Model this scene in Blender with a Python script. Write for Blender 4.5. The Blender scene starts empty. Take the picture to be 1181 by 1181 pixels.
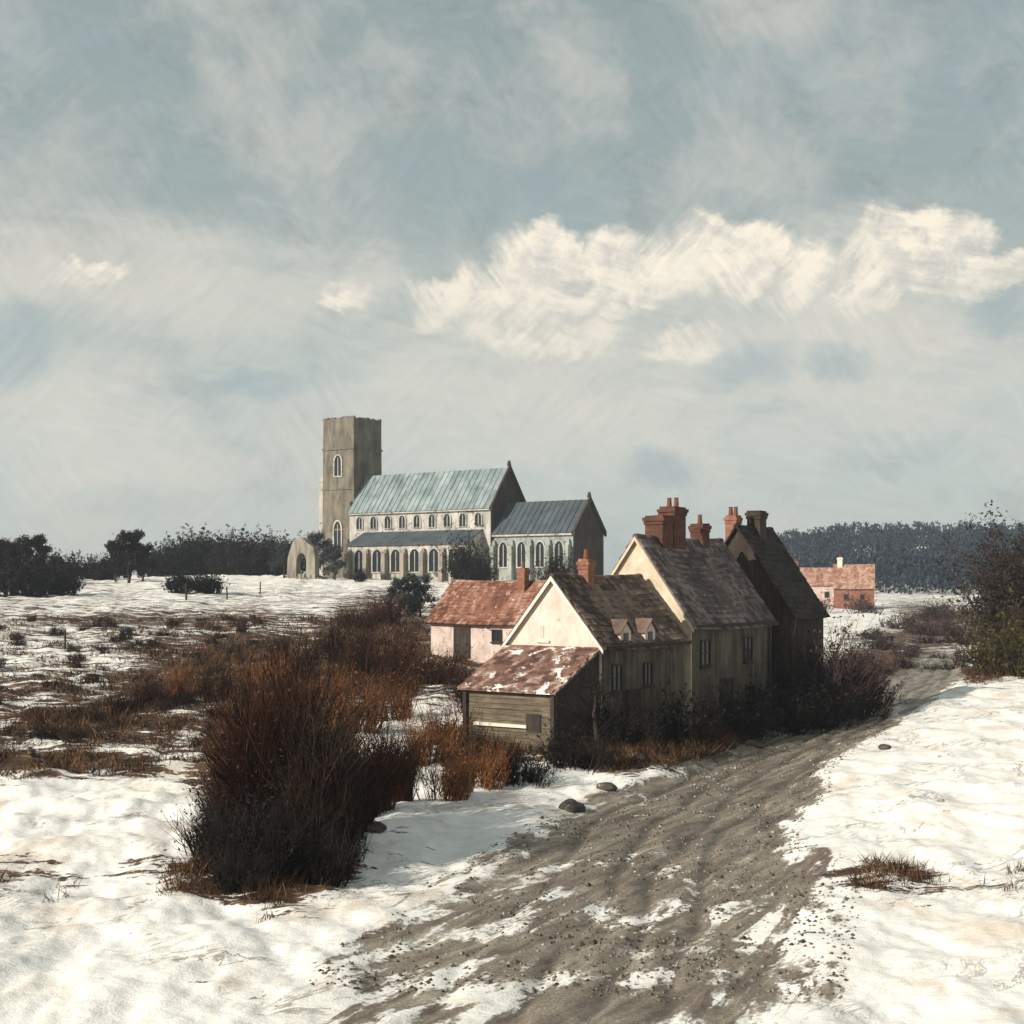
import bpy, math, random
import numpy as np
from mathutils import Vector, Matrix

random.seed(7)
rng = np.random.default_rng(11)
R = math.radians
scn = bpy.context.scene
C = scn.collection

# ------------------------------------------------------------------ camera
F, HZ, EYE = 1622.0, 672.0, 7.0          # focal length and eye line in 1181-pixel units, eye height in metres
cam = bpy.data.cameras.new('camera')
cam.sensor_fit = 'HORIZONTAL'
cam.sensor_width = 36.0
cam.lens = 36.0 * F / 1181.0
cam.shift_y = (HZ - 590.5) / 1181.0
cam.clip_start, cam.clip_end = 0.5, 20000
camo = bpy.data.objects.new('camera', cam)
camo.location = (0, 0, EYE)
camo.rotation_euler = (R(90), 0, 0)
C.objects.link(camo)
scn.camera = camo

# ------------------------------------------------------------------ light
SUN_EL = R(27)
SUN_DIR = Vector((-0.86, -0.51, 0)).normalized() * math.cos(SUN_EL) + Vector((0, 0, math.sin(SUN_EL)))
sl = bpy.data.lights.new('sun', 'SUN')
sl.energy = 5.0
sl.angle = R(0.6)
sl.color = (1.0, 0.92, 0.81)
so = bpy.data.objects.new('sun', sl)
so.rotation_euler = SUN_DIR.to_track_quat('Z', 'Y').to_euler()
so.location = (-60, -30, 60)
C.objects.link(so)

scn.view_settings.view_transform = 'Standard'
scn.view_settings.look = 'None'
scn.view_settings.gamma = 1.0
scn.view_settings.exposure = 0.29
scn.cycles.max_bounces = 6
scn.cycles.transparent_max_bounces = 6


# ------------------------------------------------------------------ node helpers
class NT:
    def __init__(self, tree):
        self.t = tree
        self.n = tree.nodes
        self.l = tree.links

    def put(self, sock, v):
        if isinstance(v, bpy.types.NodeSocket):
            self.l.new(v, sock)
        elif v is not None:
            sock.default_value = v

    def node(self, typ, **kw):
        nd = self.n.new(typ)
        for k, v in kw.items():
            setattr(nd, k, v)
        return nd

    def m(self, op, a, b=None, c=None, clamp=False):
        nd = self.node('ShaderNodeMath', operation=op, use_clamp=clamp)
        self.put(nd.inputs[0], a)
        if b is not None: self.put(nd.inputs[1], b)
        if c is not None: self.put(nd.inputs[2], c)
        return nd.outputs[0]

    def vm(self, op, a, b=None, scale=None):
        nd = self.node('ShaderNodeVectorMath', operation=op)
        self.put(nd.inputs[0], a)
        if b is not None: self.put(nd.inputs[1], b)
        if scale is not None: self.put(nd.inputs['Scale'], scale)
        return nd.outputs[0]

    def noise(self, vec, scale=5, detail=4, rough=0.55, dist=0.0, color=False):
        nd = self.node('ShaderNodeTexNoise')
        self.put(nd.inputs['Vector'], vec)
        nd.inputs['Scale'].default_value = scale
        nd.inputs['Detail'].default_value = detail
        nd.inputs['Roughness'].default_value = rough
        nd.inputs['Distortion'].default_value = dist
        return nd.outputs[1] if color else nd.outputs[0]

    def mix(self, f, a, b, blend='MIX'):
        nd = self.node('ShaderNodeMix', data_type='RGBA', blend_type=blend)
        self.put(nd.inputs[0], f)
        for s, v in ((nd.inputs[6], a), (nd.inputs[7], b)):
            if isinstance(v, tuple) and len(v) == 3: v = v + (1,)
            self.put(s, v)
        return nd.outputs[2]

    def ramp(self, f, stops, interp='LINEAR'):
        nd = self.node('ShaderNodeValToRGB')
        cr = nd.color_ramp
        cr.interpolation = interp
        while len(cr.elements) < len(stops): cr.elements.new(0.5)
        for e, (p, c) in zip(cr.elements, stops):
            e.position = p
            e.color = tuple(c) + (1,) if len(c) == 3 else c
        self.put(nd.inputs[0], f)
        return nd.outputs[0]

    def smooth(self, f, lo, hi):
        nd = self.node('ShaderNodeMapRange', interpolation_type='SMOOTHSTEP')
        self.put(nd.inputs[0], f)
        nd.inputs[1].default_value, nd.inputs[2].default_value = lo, hi
        return nd.outputs[0]

    def comb(self, x, y, z):
        nd = self.node('ShaderNodeCombineXYZ')
        for s, v in zip(nd.inputs, (x, y, z)): self.put(s, v)
        return nd.outputs[0]

    def sep(self, v):
        nd = self.node('ShaderNodeSeparateXYZ')
        self.put(nd.inputs[0], v)
        return nd.outputs

    def mapping(self, v, scale=(1, 1, 1), rot=(0, 0, 0), loc=(0, 0, 0)):
        nd = self.node('ShaderNodeMapping')
        self.put(nd.inputs[0], v)
        nd.inputs[1].default_value = loc
        nd.inputs[2].default_value = rot
        nd.inputs[3].default_value = scale
        return nd.outputs[0]


def _turned(self, v, rz, scale, loc=(0, 0, 0)):
    return self.mapping(self.mapping(v, rot=(0, 0, rz)), scale=scale, loc=loc)


NT.turned = _turned


# ------------------------------------------------------------------ sky: a cloudy winter sky with one bank of lit cumulus
def build_world():
    w = bpy.data.worlds.new('World')
    scn.world = w
    w.use_nodes = True
    t = NT(w.node_tree)
    t.n.clear()
    out = t.node('ShaderNodeOutputWorld')
    bg = t.node('ShaderNodeBackground')
    t.l.new(bg.outputs[0], out.inputs[0])
    bg.inputs[1].default_value = 0.1
    sky = t.node('ShaderNodeTexSky', sky_type='NISHITA', sun_disc=False)
    sky.sun_elevation = SUN_EL
    sky.sun_rotation = math.atan2(SUN_DIR.x, SUN_DIR.y)
    sky.air_density, sky.dust_density, sky.ozone_density = 1.0, 1.5, 1.0
    d = t.node('ShaderNodeTexCoord').outputs['Generated']
    x, y, z = t.sep(d)
    az = t.m('ARCTAN2', x, y)
    el = t.m('ARCSINE', z)
    q = t.comb(az, el, 0.0)
    # wind-combed cloud texture: short strokes in three directions, each ruling its own patches of sky
    wv = t.vm('SUBTRACT', t.noise(q, 7.0, 4, 0.55, color=True), (0.5, 0.5, 0.5))
    q1 = t.vm('ADD', q, t.vm('SCALE', wv, scale=0.09))
    qs = t.vm('ADD', q, t.vm('SCALE', wv, scale=0.025))
    s1 = t.noise(t.turned(qs, 0.25, (26, 170, 1)), 1.0, 4, 0.6)
    s2 = t.noise(t.turned(qs, -0.75, (26, 180, 1), (2, 5, 0)), 1.0, 4, 0.6)
    s3 = t.noise(t.turned(qs, 0.95, (26, 170, 1), (7, 1, 0)), 1.0, 4, 0.6)
    k1 = t.smooth(t.noise(q1, 9.0, 3, 0.5), 0.42, 0.56)
    k2 = t.smooth(t.noise(t.mapping(q1, loc=(4, 4, 0)), 10.0, 3, 0.5), 0.48, 0.60)
    comb = t.mix(k2, t.mix(k1, s1, s2), s3)
    comb2 = t.noise(t.mapping(q1, scale=(9, 30, 1), rot=(0, 0, 0.22)), 1.0, 5, 0.6)
    # veil colour by elevation
    up = t.m('MULTIPLY', el, 1 / 0.42)
    veil = t.ramp(up, [(0.0, (0.50, 0.55, 0.525)), (0.22, (0.50, 0.545, 0.515)), (0.42, (0.455, 0.50, 0.465)),
                       (0.64, (0.325, 0.385, 0.375)), (1.0, (0.285, 0.345, 0.345))])
    patch = t.noise(q1, 8.0, 5, 0.6)
    veil = t.mix(t.smooth(patch, 0.42, 0.66), veil, t.mix(0.65, veil, (0.60, 0.58, 0.52)))
    blue = t.noise(t.mapping(q1, scale=(7, 11, 1), loc=(3.1, 1.7, 0)), 1.0, 4, 0.55)
    veil = t.mix(t.m('MULTIPLY', t.smooth(blue, 0.52, 0.70), 0.45), veil, (0.30, 0.38, 0.405))
    fineb = t.noise(t.mapping(q1, scale=(16, 24, 1), loc=(1, 8, 0)), 1.0, 5, 0.65)
    veil = t.mix(t.m('MULTIPLY', t.smooth(fineb, 0.52, 0.68), 0.40), veil, t.vm('SCALE', veil, scale=0.74))
    veil = t.vm('SCALE', veil, scale=9.0)
    base = t.mix(0.07, veil, sky.outputs[0])

    def blob(px, py, rx, ry, wgt=1.0):
        a = math.atan((px - 590.5) / F)
        e = math.atan((HZ - py) / math.hypot(F, px - 590.5))
        dx = t.m('MULTIPLY', t.m('SUBTRACT', bx, a), F / rx)
        dy = t.m('MULTIPLY', t.m('SUBTRACT', by, e), F / ry)
        r2 = t.m('ADD', t.m('MULTIPLY', dx, dx), t.m('MULTIPLY', dy, dy))
        return t.m('MULTIPLY', t.m('SUBTRACT', 1.0, r2), wgt)

    fine = t.vm('SUBTRACT', t.noise(q, 14.0, 6, 0.62, color=True), (0.5, 0.5, 0.5))
    q2 = t.vm('ADD', q, t.vm('SCALE', fine, scale=0.06))
    bx, by, _ = t.sep(q2)
    cum = None
    for b in ((540, 345, 70, 46), (618, 312, 66, 46), (590, 375, 70, 40), (735, 305, 90, 44), (835, 290, 100, 44),
              (905, 318, 72, 48), (985, 335, 50, 46), (1065, 282, 80, 36), (1130, 322, 80, 26), (785, 388, 46, 24),
              (665, 388, 60, 26), (690, 345, 50, 26), (110, 310, 40, 16), (405, 335, 44, 22)):
        v = blob(*b)
        cum = v if cum is None else t.m('MAXIMUM', cum, v)
    soft = None
    for b in ((640, 430, 300, 170), (900, 400, 360, 160), (90, 480, 190, 120), (250, 330, 260, 90), (60, 300, 150, 60), (420, 330, 70, 60)):
        v = blob(*b)
        soft = v if soft is None else t.m('MAXIMUM', soft, v)
    def billow(v):
        n1 = t.m('ABSOLUTE', t.m('SUBTRACT', t.noise(v, 13.0, 2, 0.5, 0.3), 0.5))
        n2 = t.m('ABSOLUTE', t.m('SUBTRACT', t.noise(v, 31.0, 5, 0.6, 0.2), 0.5))
        return t.m('SUBTRACT', 0.62, t.m('ADD', t.m('MULTIPLY', n1, 2.2), t.m('MULTIPLY', n2, 1.3)))
    bump = billow(q2)
    bump_s = billow(t.vm('ADD', q2, (-0.008, 0.011, 0)))
    relief = t.m('MULTIPLY', t.m('SUBTRACT', bump, bump_s), 1.25)
    edge = t.m('ADD', cum, t.m('ADD', t.m('MULTIPLY', bump, 0.85), t.m('MULTIPLY', t.m('SUBTRACT', comb, 0.5), 0.7)))
    low = t.smooth(t.m('MULTIPLY', by, -F), -(HZ - 290), -(HZ - 400))
    cm = t.smooth(t.m('SUBTRACT', edge, t.m('MULTIPLY', low, 0.15)), 0.05, 0.95)
    cm = t.m('MULTIPLY', cm, t.m('SUBTRACT', 1.0, t.m('MULTIPLY', low, 0.42)))
    sm = t.smooth(t.m('ADD', soft, t.m('MULTIPLY', t.m('SUBTRACT', comb2, 0.5), 2.2)), 0.0, 1.2)
    col = t.mix(t.m('MULTIPLY', sm, 0.62), base, (6.1, 5.85, 5.2))
    gap = None
    for b in ((860, 425, 75, 36), (965, 430, 60, 28), (760, 545, 60, 34), (15, 395, 80, 60), (1150, 360, 60, 30), (300, 440, 80, 30)):
        v = blob(*b)
        gap = v if gap is None else t.m('MAXIMUM', gap, v)
    gm = t.smooth(t.m('ADD', gap, t.m('MULTIPLY', t.m('SUBTRACT', comb2, 0.5), 2.0)), 0.1, 1.1)
    col = t.mix(t.m('MULTIPLY', gm, 0.6), col, (2.9, 3.65, 3.95))
    lit = t.mix(t.smooth(t.m('ADD', relief, t.m('MULTIPLY', t.m('SUBTRACT', comb, 0.5), 0.55)), -0.42, 0.30),
                (5.5, 5.3, 4.85), (8.6, 7.75, 6.4))
    col = t.mix(t.m('MULTIPLY', cm, 0.88), col, lit)
    streak = t.m('ADD', 0.865, t.m('MULTIPLY', comb, 0.27))
    col = t.vm('SCALE', col, scale=streak)
    t.put(bg.inputs[0], col)


build_world()


# ------------------------------------------------------------------ numpy noise
def vnoise(x, y, seed=0):
    xi, yi = np.floor(x).astype(np.int64), np.floor(y).astype(np.int64)
    xf, yf = x - xi, y - yi
    u, v = xf * xf * (3 - 2 * xf), yf * yf * (3 - 2 * yf)

    def h(a, b):
        n = (a * 374761393 + b * 668265263 + seed * 1442695041) & 0xFFFFFFFF
        n = ((n ^ (n >> 13)) * 1274126177) & 0xFFFFFFFF
        return ((n ^ (n >> 16)) & 0xFFFF) / 65535.0
    return (h(xi, yi) * (1 - u) + h(xi + 1, yi) * u) * (1 - v) + (h(xi, yi + 1) * (1 - u) + h(xi + 1, yi + 1) * u) * v


def fbm(x, y, seed=0, octs=4):
    s, a, tot = 0, 1.0, 0
    for o in range(octs):
        s = s + a * (vnoise(x * 2 ** o + 17.3 * o, y * 2 ** o - 9.1 * o, seed + o) - 0.5)
        tot += a
        a *= 0.5
    return s / tot


def sstep(a, b, x):
    k = np.clip((x - a) / (b - a), 0, 1)
    return k * k * (3 - 2 * k)


# ------------------------------------------------------------------ terrain
def ground_base(x, y):
    x, y = np.asarray(x, float), np.asarray(y, float)
    d = np.maximum(y, 5.0)
    zl = np.interp(d, [0, 30, 45, 60, 80, 100, 130, 165, 208, 235, 300, 600, 7000], [0.1, 0.1, 0.2, 0.55, 1.45, 2.7, 4.6, 6.5, 7.8, 8.1, 6.0, 3, 3])
    zr = np.interp(d, [0, 60, 110, 200, 400, 900, 7000], [0, 0, 0.0, 1.4, 4.6, 6, 6])
    t = x / d
    s = sstep(0.045, 0.16, t)
    z = zl * (1 - s) + zr * s
    # wooded hill beyond the village
    hx, hy = (x - 165) / 95, (y - 560) / 130
    z = z + 17 * np.exp(-(np.abs(hx) ** 3.2 + hy * hy))
    # snow bank to the right of the lane
    z = z + 0.9 * sstep(0.16, 0.42, t) * sstep(20, 45, d) * (1 - sstep(70, 110, d))
    # bank the church trees and the barn stand on
    return z


# lane edges, image rows (at lane level) -> world
LANE = [(1300, 300, 900), (1181, 350, 930), (1100, 420, 960), (1026, 500, 975), (985, 580, 930), (950, 645, 905), (920, 700, 945), (893, 785, 945),
        (865, 850, 985), (840, 905, 1040), (815, 950, 1080), (797, 985, 1100), (782, 1015, 1108), (768, 1045, 1105), (752, 1065, 1098), (738, 1075, 1090)]
_ld = np.array([EYE * F / (p - HZ) for p, a, b in LANE])
_lx0 = np.array([(a - 590.5) * dd / F for (p, a, b), dd in zip(LANE, _ld)])
_lx1 = np.array([(b - 590.5) * dd / F for (p, a, b), dd in zip(LANE, _ld)])


def lane_mask(x, y):
    a, b = np.interp(y, _ld, _lx0), np.interp(y, _ld, _lx1)
    w = 0.10 * (b - a) + 0.25
    m = np.clip(np.minimum((x - a) / w, (b - x) / w) * 0.5 + 0.5, 0, 1)
    return m * (1 - sstep(118, 150, y)) * sstep(4, 9, y) * (0.66 + 0.34 * sstep(28, 42, y))


BROWN = [(325, 860, 110, 110, 1.0), (290, 775, 170, 42, .8), (430, 760, 70, 55, .95), (120, 835, 170, 34, .72), (70, 880, 150, 20, .75),
         (210, 790, 120, 35, .7), (560, 865, 60, 34, .95), (640, 855, 70, 24, .9), (40, 795, 90, 26, .6), (320, 985, 95, 60, .95),
         (800, 856, 150, 30, 1.0), (930, 815, 90, 28, .95), (1060, 725, 90, 36, .75), (1030, 768, 90, 26, .9), (1130, 775, 40, 16, .7), (220, 715, 260, 14, .35), (440, 705, 50, 30, .4), (530, 770, 70, 40, .7),
         (700, 880, 60, 18, .8), (290, 1010, 120, 30, .8), (60, 655, 80, 25, .5), (500, 830, 30, 40, .3), (870, 830, 160, 30, .5), (30, 1010, 80, 26, .42), (200, 1000, 90, 26, .45), (150, 975, 60, 16, .32), (480, 985, 60, 18, .4), (1020, 1012, 90, 20, .6), (1150, 1000, 50, 40, .34)]
SNOW = [(455, 848, 42, 34, 1.1), (625, 905, 90, 22, 1.0), (520, 955, 120, 36, .9), (100, 942, 130, 32, .9), (1010, 715, 40, 16, .5),
        (1120, 900, 190, 90, .6)]


def px_of(x, y, z):
    d = np.maximum(y, 1.0)
    return 590.5 + x * F / d, HZ - (z - EYE) * F / d


def brown_mask(x, y, z):
    px, py = px_of(x, y, z)
    b = 0.16 * sstep(20, 40, np.asarray(y, float)) + np.zeros_like(px)
    b = b + 0.30 * sstep(725, 775, py) * (1 - sstep(880, 908, py)) * (1 - sstep(420, 520, px))
    for cx, cy, rx, ry, w in BROWN:
        b = np.maximum(b, w * np.clip(1.5 - np.hypot((px - cx) / rx, (py - cy) / ry), 0, 1))
    for cx, cy, rx, ry, w in SNOW:
        b = b - w * np.clip(1.3 - np.hypot((px - cx) / rx, (py - cy) / ry), 0, 1)
    b = b + .26 * sstep(660, 690, py) * (1 - sstep(560, 640, px)) * (1 - sstep(730, 770, py))
    b = np.where(y > 330, 0.35 * sstep(0.05, .12, x / np.maximum(y, 1)), b)
    return np.clip(b, 0, 1)


def rut_mask(x, y):
    cx = np.interp(y, _ld, _lx0) * .52 + np.interp(y, _ld, _lx1) * .48
    r = np.zeros_like(np.asarray(x, float))
    for o in (-1.9, -0.75, 0.55, 1.6):
        r = np.maximum(r, np.exp(-((x - cx - o - fbm(y / 7, y * 0 + o, 4) * 1.6) / 0.20) ** 2))
    return r


def ground_z(x, y):
    x, y = np.asarray(x, float), np.asarray(y, float)
    z = ground_base(x, y)
    ln = lane_mask(x, y)
    d = np.maximum(y, 5)
    z = z + fbm(x / 9, y / 14, 3) * 0.8 * sstep(22, 60, d) * (1 - ln)
    z = z + (fbm(x / 2.0, y / 3.0, 5) * 0.62 + np.abs(fbm((x + .5 * y) / 1.6, (y - .5 * x) / 4.0, 15, 3)) * 0.26 + fbm(x / .5, y / .75, 8, 3) * 0.08) * (1 - 0.85 * ln) * (1 - sstep(200, 500, d))
    z = z - 0.14 * sstep(.25, .8, ln)
    # trodden slush, then wheel ruts
    z = z + (fbm((x * .91 - y * .42) / .45, (x * .42 + y * .91) / 4.0, 12, 4) * 0.13) * ln * (1 - sstep(70, 130, d))
    z = z - 0.09 * rut_mask(x, y) * ln
    # furrows in the left field
    fw = sstep(-0.08, -0.2, x / d) * sstep(34, 42, d) * (1 - sstep(62, 80, d))
    z = z + 0.10 * np.sin((y + 0.12 * x + fbm(x / 6, y / 6, 6) * 2.0) * 2.2) * fw
    return z


def gz(x, y):
    return float(ground_z(np.array([x]), np.array([y]))[0])


# ------------------------------------------------------------------ materials
def new_mat(name):
    m = bpy.data.materials.new(name)
    m.use_nodes = True
    t = NT(m.node_tree)
    t.n.clear()
    out = t.node('ShaderNodeOutputMaterial')
    b = t.node('ShaderNodeBsdfPrincipled')
    t.l.new(b.outputs[0], out.inputs[0])
    b.inputs['Specular IOR Level'].default_value = 0.25
    return m, t, b


def add_bump(t, b, h, strength=0.5, dist=0.05):
    bp = t.node('ShaderNodeBump')
    bp.inputs['Strength'].default_value = strength
    bp.inputs['Distance'].default_value = dist
    t.put(bp.inputs['Height'], h)
    t.l.new(bp.outputs[0], b.inputs['Normal'])


def mat_streaky(name, cols, scale=1.0, stretch=(3, 3, 0.5), rough=0.9, bump=0.5, bdist=0.05, spots=None, island=0.0):
    """Weathered surface: streaks along the short-stretch axis plus blotches."""
    m, t, b = new_mat(name)
    o = t.node('ShaderNodeTexCoord').outputs['Object']
    n1 = t.noise(t.mapping(o, scale=tuple(s * scale for s in stretch)), 1.0, 6, 0.62, 0.4)
    n2 = t.noise(o, 0.7 * scale, 4, 0.6)
    f = t.m('ADD', t.m('MULTIPLY', n1, 0.65), t.m('MULTIPLY', n2, 0.35))
    if island:
        r = t.node('ShaderNodeNewGeometry').outputs['Random Per Island']
        f = t.m('ADD', f, t.m('MULTIPLY', t.m('SUBTRACT', r, 0.5), island))
    k = len(cols)
    c = t.ramp(f, [(0.30 + 0.40 * i / (k - 1), cc) for i, cc in enumerate(cols)])
    if spots:
        sp = t.noise(o, spots[1], 5, 0.65, 0.6)
        c = t.mix(t.smooth(sp, spots[2], spots[2] + 0.08), c, spots[0])
    t.put(b.inputs['Base Color'], c)
    b.inputs['Roughness'].default_value = rough
    h = t.m('ADD', n1, t.m('MULTIPLY', t.noise(o, 14 * scale, 4, 0.6), 0.5))
    add_bump(t, b, h, bump, bdist)
    return m


def mat_veg(name, cols, rough=0.9):
    """Twigs and leaves: each one its own shade."""
    m, t, b = new_mat(name)
    r = t.node('ShaderNodeNewGeometry').outputs['Random Per Island']
    o = t.node('ShaderNodeTexCoord').outputs['Object']
    f = t.m('ADD', t.m('MULTIPLY', r, 0.6), t.m('MULTIPLY', t.smooth(t.noise(o, 0.9, 3, 0.5), 0.3, 0.7), 0.4))
    k = len(cols)
    t.put(b.inputs['Base Color'], t.ramp(f, [(i / (k - 1), cc) for i, cc in enumerate(cols)]))
    b.inputs['Roughness'].default_value = rough
    b.inputs['Specular IOR Level'].default_value = 0.1
    return m


def mat_plain(name, col, rough=0.6, metallic=0.0):
    m, t, b = new_mat(name)
    o = t.node('ShaderNodeTexCoord').outputs['Object']
    n = t.noise(o, 6, 4, 0.6)
    t.put(b.inputs['Base Color'], t.mix(n, tuple(c * 0.7 for c in col), tuple(min(1, c * 1.3) for c in col)))
    b.inputs['Roughness'].default_value = rough
    b.inputs['Metallic'].default_value = metallic
    return m


def mat_ground():
    m, t, b = new_mat('snow_and_mud')
    o = t.node('ShaderNodeNewGeometry').outputs['Position']
    at = lambda n: t.node('ShaderNodeAttribute', attribute_name=n).outputs['Fac']
    road, brown, rut = at('road'), at('brown'), at('rut')
    big = t.noise(o, 0.35, 5, 0.6, 0.3)
    mid = t.noise(t.mapping(o, scale=(0.8, 1.5, 1), rot=(0, 0, 0.3)), 1.3, 6, 0.65, 0.5)
    fin = t.noise(o, 7.0, 5, 0.65)
    # snow
    snow = t.ramp(t.m('ADD', t.m('MULTIPLY', mid, 0.6), t.m('MULTIPLY', fin, 0.4)),
                  [(0.28, (0.62, 0.60, 0.57)), (0.48, (0.80, 0.775, 0.73)), (0.70, (0.88, 0.845, 0.78))])
    stain = t.noise(t.mapping(o, scale=(0.5, 0.22, 1), rot=(0, 0, -0.5), loc=(5, 3, 0)), 1.0, 6, 0.62, 0.8)
    snow = t.mix(t.m('MULTIPLY', t.smooth(stain, 0.52, 0.68), 0.75), snow, (0.60, 0.51, 0.41))
    # dead grass and earth showing through
    earth = t.ramp(t.noise(t.mapping(o, scale=(1.2, 2.2, 1)), 1.0, 6, 0.68, 0.4),
                   [(0.32, (0.016, 0.012, 0.011)), (0.47, (0.045, 0.027, 0.018)), (0.58, (0.12, 0.062, 0.030)), (0.70, (0.28, 0.19, 0.11))])
    # slush of the lane
    slush = t.ramp(t.noise(t.turned(o, 0.5, (2.2, 0.28, 1)), 1.0, 8, 0.70, 0.4),
                   [(0.30, (0.07, 0.05, 0.042)), (0.44, (0.15, 0.118, 0.095)), (0.56, (0.235, 0.20, 0.152)), (0.72, (0.40, 0.36, 0.29))])
    fur = t.noise(t.mapping(o, scale=(0.22, 1.1, 0.5), rot=(0, 0, 0.18)), 1.0, 5, 0.65, 0.6)
    grit = t.noise(o, 16.0, 6, 0.75)
    slush = t.mix(t.smooth(grit, 0.40, 0.62), t.vm('SCALE', slush, scale=0.80), t.vm('SCALE', slush, scale=1.45))
    slush = t.mix(t.m('MULTIPLY', t.smooth(t.m('ADD', rut, t.m('MULTIPLY', t.m('SUBTRACT', mid, 0.5), 0.9)), 0.35, 0.75), 0.50), slush, (0.075, 0.060, 0.048))
    kb = t.m('ADD', brown, t.m('ADD', t.m('ADD', t.m('MULTIPLY', t.m('SUBTRACT', mid, 0.5), 1.3), t.m('MULTIPLY', t.m('SUBTRACT', fur, 0.5), 1.7)), t.m('MULTIPLY', t.m('SUBTRACT', fin, 0.5), 0.8)))
    kb = t.smooth(kb, 0.40, 0.56)
    along = t.noise(t.turned(o, 0.42, (1.3, 0.34, 1)), 1.0, 7, 0.68, 0.5)
    kr = t.m('ADD', road, t.m('ADD', t.m('MULTIPLY', t.m('SUBTRACT', along, 0.5), 2.2),
                              t.m('ADD', t.m('MULTIPLY', t.m('SUBTRACT', big, 0.5), 1.8), t.m('MULTIPLY', t.m('SUBTRACT', fin, 0.5), 0.5))))
    kr = t.smooth(kr, 0.42, 0.62)
    scuff = t.m('ABSOLUTE', t.m('SUBTRACT', t.noise(t.turned(o, 0.7, (0.7, 0.30, 1), (9, 2, 0)), 1.0, 6, 0.7, 1.0), 0.5))
    scm = t.m('MULTIPLY', t.m('SUBTRACT', 1.0, t.smooth(scuff, 0.006, 0.022)), t.smooth(t.noise(o, 0.22, 3, 0.5), 0.48, 0.60))
    snow = t.mix(t.m('MULTIPLY', scm, 0.75), snow, (0.20, 0.155, 0.12))
    c = t.mix(kb, snow, earth)
    c = t.mix(kr, c, slush)
    t.put(b.inputs['Base Color'], c)
    t.put(b.inputs['Roughness'], t.mix(kr, (0.75, 0.75, 0.75), t.ramp(along, [(0.42, (0.22, 0.22, 0.22)), (0.54, (0.65, 0.65, 0.65))])))
    h = t.m('ADD', t.m('MULTIPLY', mid, 0.6), t.m('ADD', t.m('MULTIPLY', fin, 0.25), t.m('MULTIPLY', t.noise(o, 28, 3, 0.6), 0.08)))
    h = t.m('MULTIPLY', h, t.m('SUBTRACT', 1.0, t.m('MULTIPLY', kr, 0.25)))
    h = t.m('ADD', h, t.m('MULTIPLY', t.m('MULTIPLY', grit, kr), 0.35))
    h = t.m('SUBTRACT', h, t.m('MULTIPLY', t.m('MAXIMUM', kb, kr), 0.12))
    add_bump(t, b, h, 0.6, 0.16)
    return m


M = {}
M['ground'] = mat_ground()
M['pink_plaster'] = mat_streaky('pink_plaster', [(0.42, 0.33, 0.27), (0.60, 0.50, 0.43), (0.73, 0.645, 0.565)], 1.2, (1.2, 1.2, 0.9), spots=((0.40, 0.30, 0.2), 1.6, 0.62))
M['ochre_plaster'] = mat_streaky('ochre_plaster', [(0.36, 0.27, 0.175), (0.56, 0.46, 0.335), (0.70, 0.62, 0.50)], 1.2, (1.2, 1.2, 0.9))
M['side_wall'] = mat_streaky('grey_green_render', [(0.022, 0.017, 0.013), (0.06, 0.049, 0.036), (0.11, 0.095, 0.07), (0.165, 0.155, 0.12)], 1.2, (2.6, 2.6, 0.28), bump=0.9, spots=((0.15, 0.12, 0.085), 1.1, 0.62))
M['dark_wall'] = mat_streaky('dark_brown_render', [(0.018, 0.013, 0.012), (0.040, 0.028, 0.023), (0.075, 0.055, 0.043)], 1.2, (2.6, 2.6, 0.3))
M['barn_wall'] = mat_streaky('pinkish_limewash', [(0.30, 0.22, 0.19), (0.52, 0.41, 0.36), (0.70, 0.58, 0.52)], 1.4, (1.5, 1.5, 1.0), spots=((0.22, 0.15, 0.12), 2.2, 0.6))
M['brown_tile'] = mat_streaky('brown_tile', [(0.05, 0.034, 0.028), (0.095, 0.063, 0.05), (0.155, 0.105, 0.083), (0.23, 0.165, 0.13)], 1.0, (1, 1, 1), island=0.35, bump=0.3, bdist=0.02)
M['plum_tile'] = mat_streaky('plum_tile', [(0.055, 0.042, 0.041), (0.10, 0.076, 0.072), (0.16, 0.122, 0.113), (0.24, 0.19, 0.172)], 1.0, (1, 1, 1), island=0.35, bump=0.3, bdist=0.02)
M['dark_tile'] = mat_streaky('dark_tile', [(0.014, 0.011, 0.011), (0.027, 0.021, 0.019), (0.05, 0.036, 0.031)], 1.0, (1, 1, 1), island=0.3, bump=0.3, bdist=0.02)
M['red_tile'] = mat_streaky('red_tile', [(0.075, 0.032, 0.023), (0.16, 0.066, 0.043), (0.26, 0.125, 0.085), (0.38, 0.27, 0.215)], 1.0, (0.7, 2.2, 0.7), island=0.25, bump=0.3, bdist=0.02, spots=((0.66, 0.58, 0.52), 0.9, 0.62))
M['rust_tile'] = mat_streaky('rust_tile', [(0.06, 0.03, 0.024), (0.12, 0.062, 0.047), (0.22, 0.13, 0.10), (0.40, 0.31, 0.26)], 1.0, (1.5, 1.5, 0.6), island=0.25, bump=0.3, bdist=0.02, spots=((0.80, 0.76, 0.70), 1.3, 0.56))
M['orange_tile'] = mat_streaky('orange_tile', [(0.18, 0.085, 0.06), (0.32, 0.17, 0.12), (0.48, 0.33, 0.26)], 1.0, (1.5, 1.5, 0.6), island=0.25, bump=0.3)
M['brick'] = mat_streaky('chimney_brick', [(0.035, 0.018, 0.014), (0.085, 0.038, 0.025), (0.155, 0.068, 0.042)], 2.0, (1.5, 1.5, 2.5))
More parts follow.
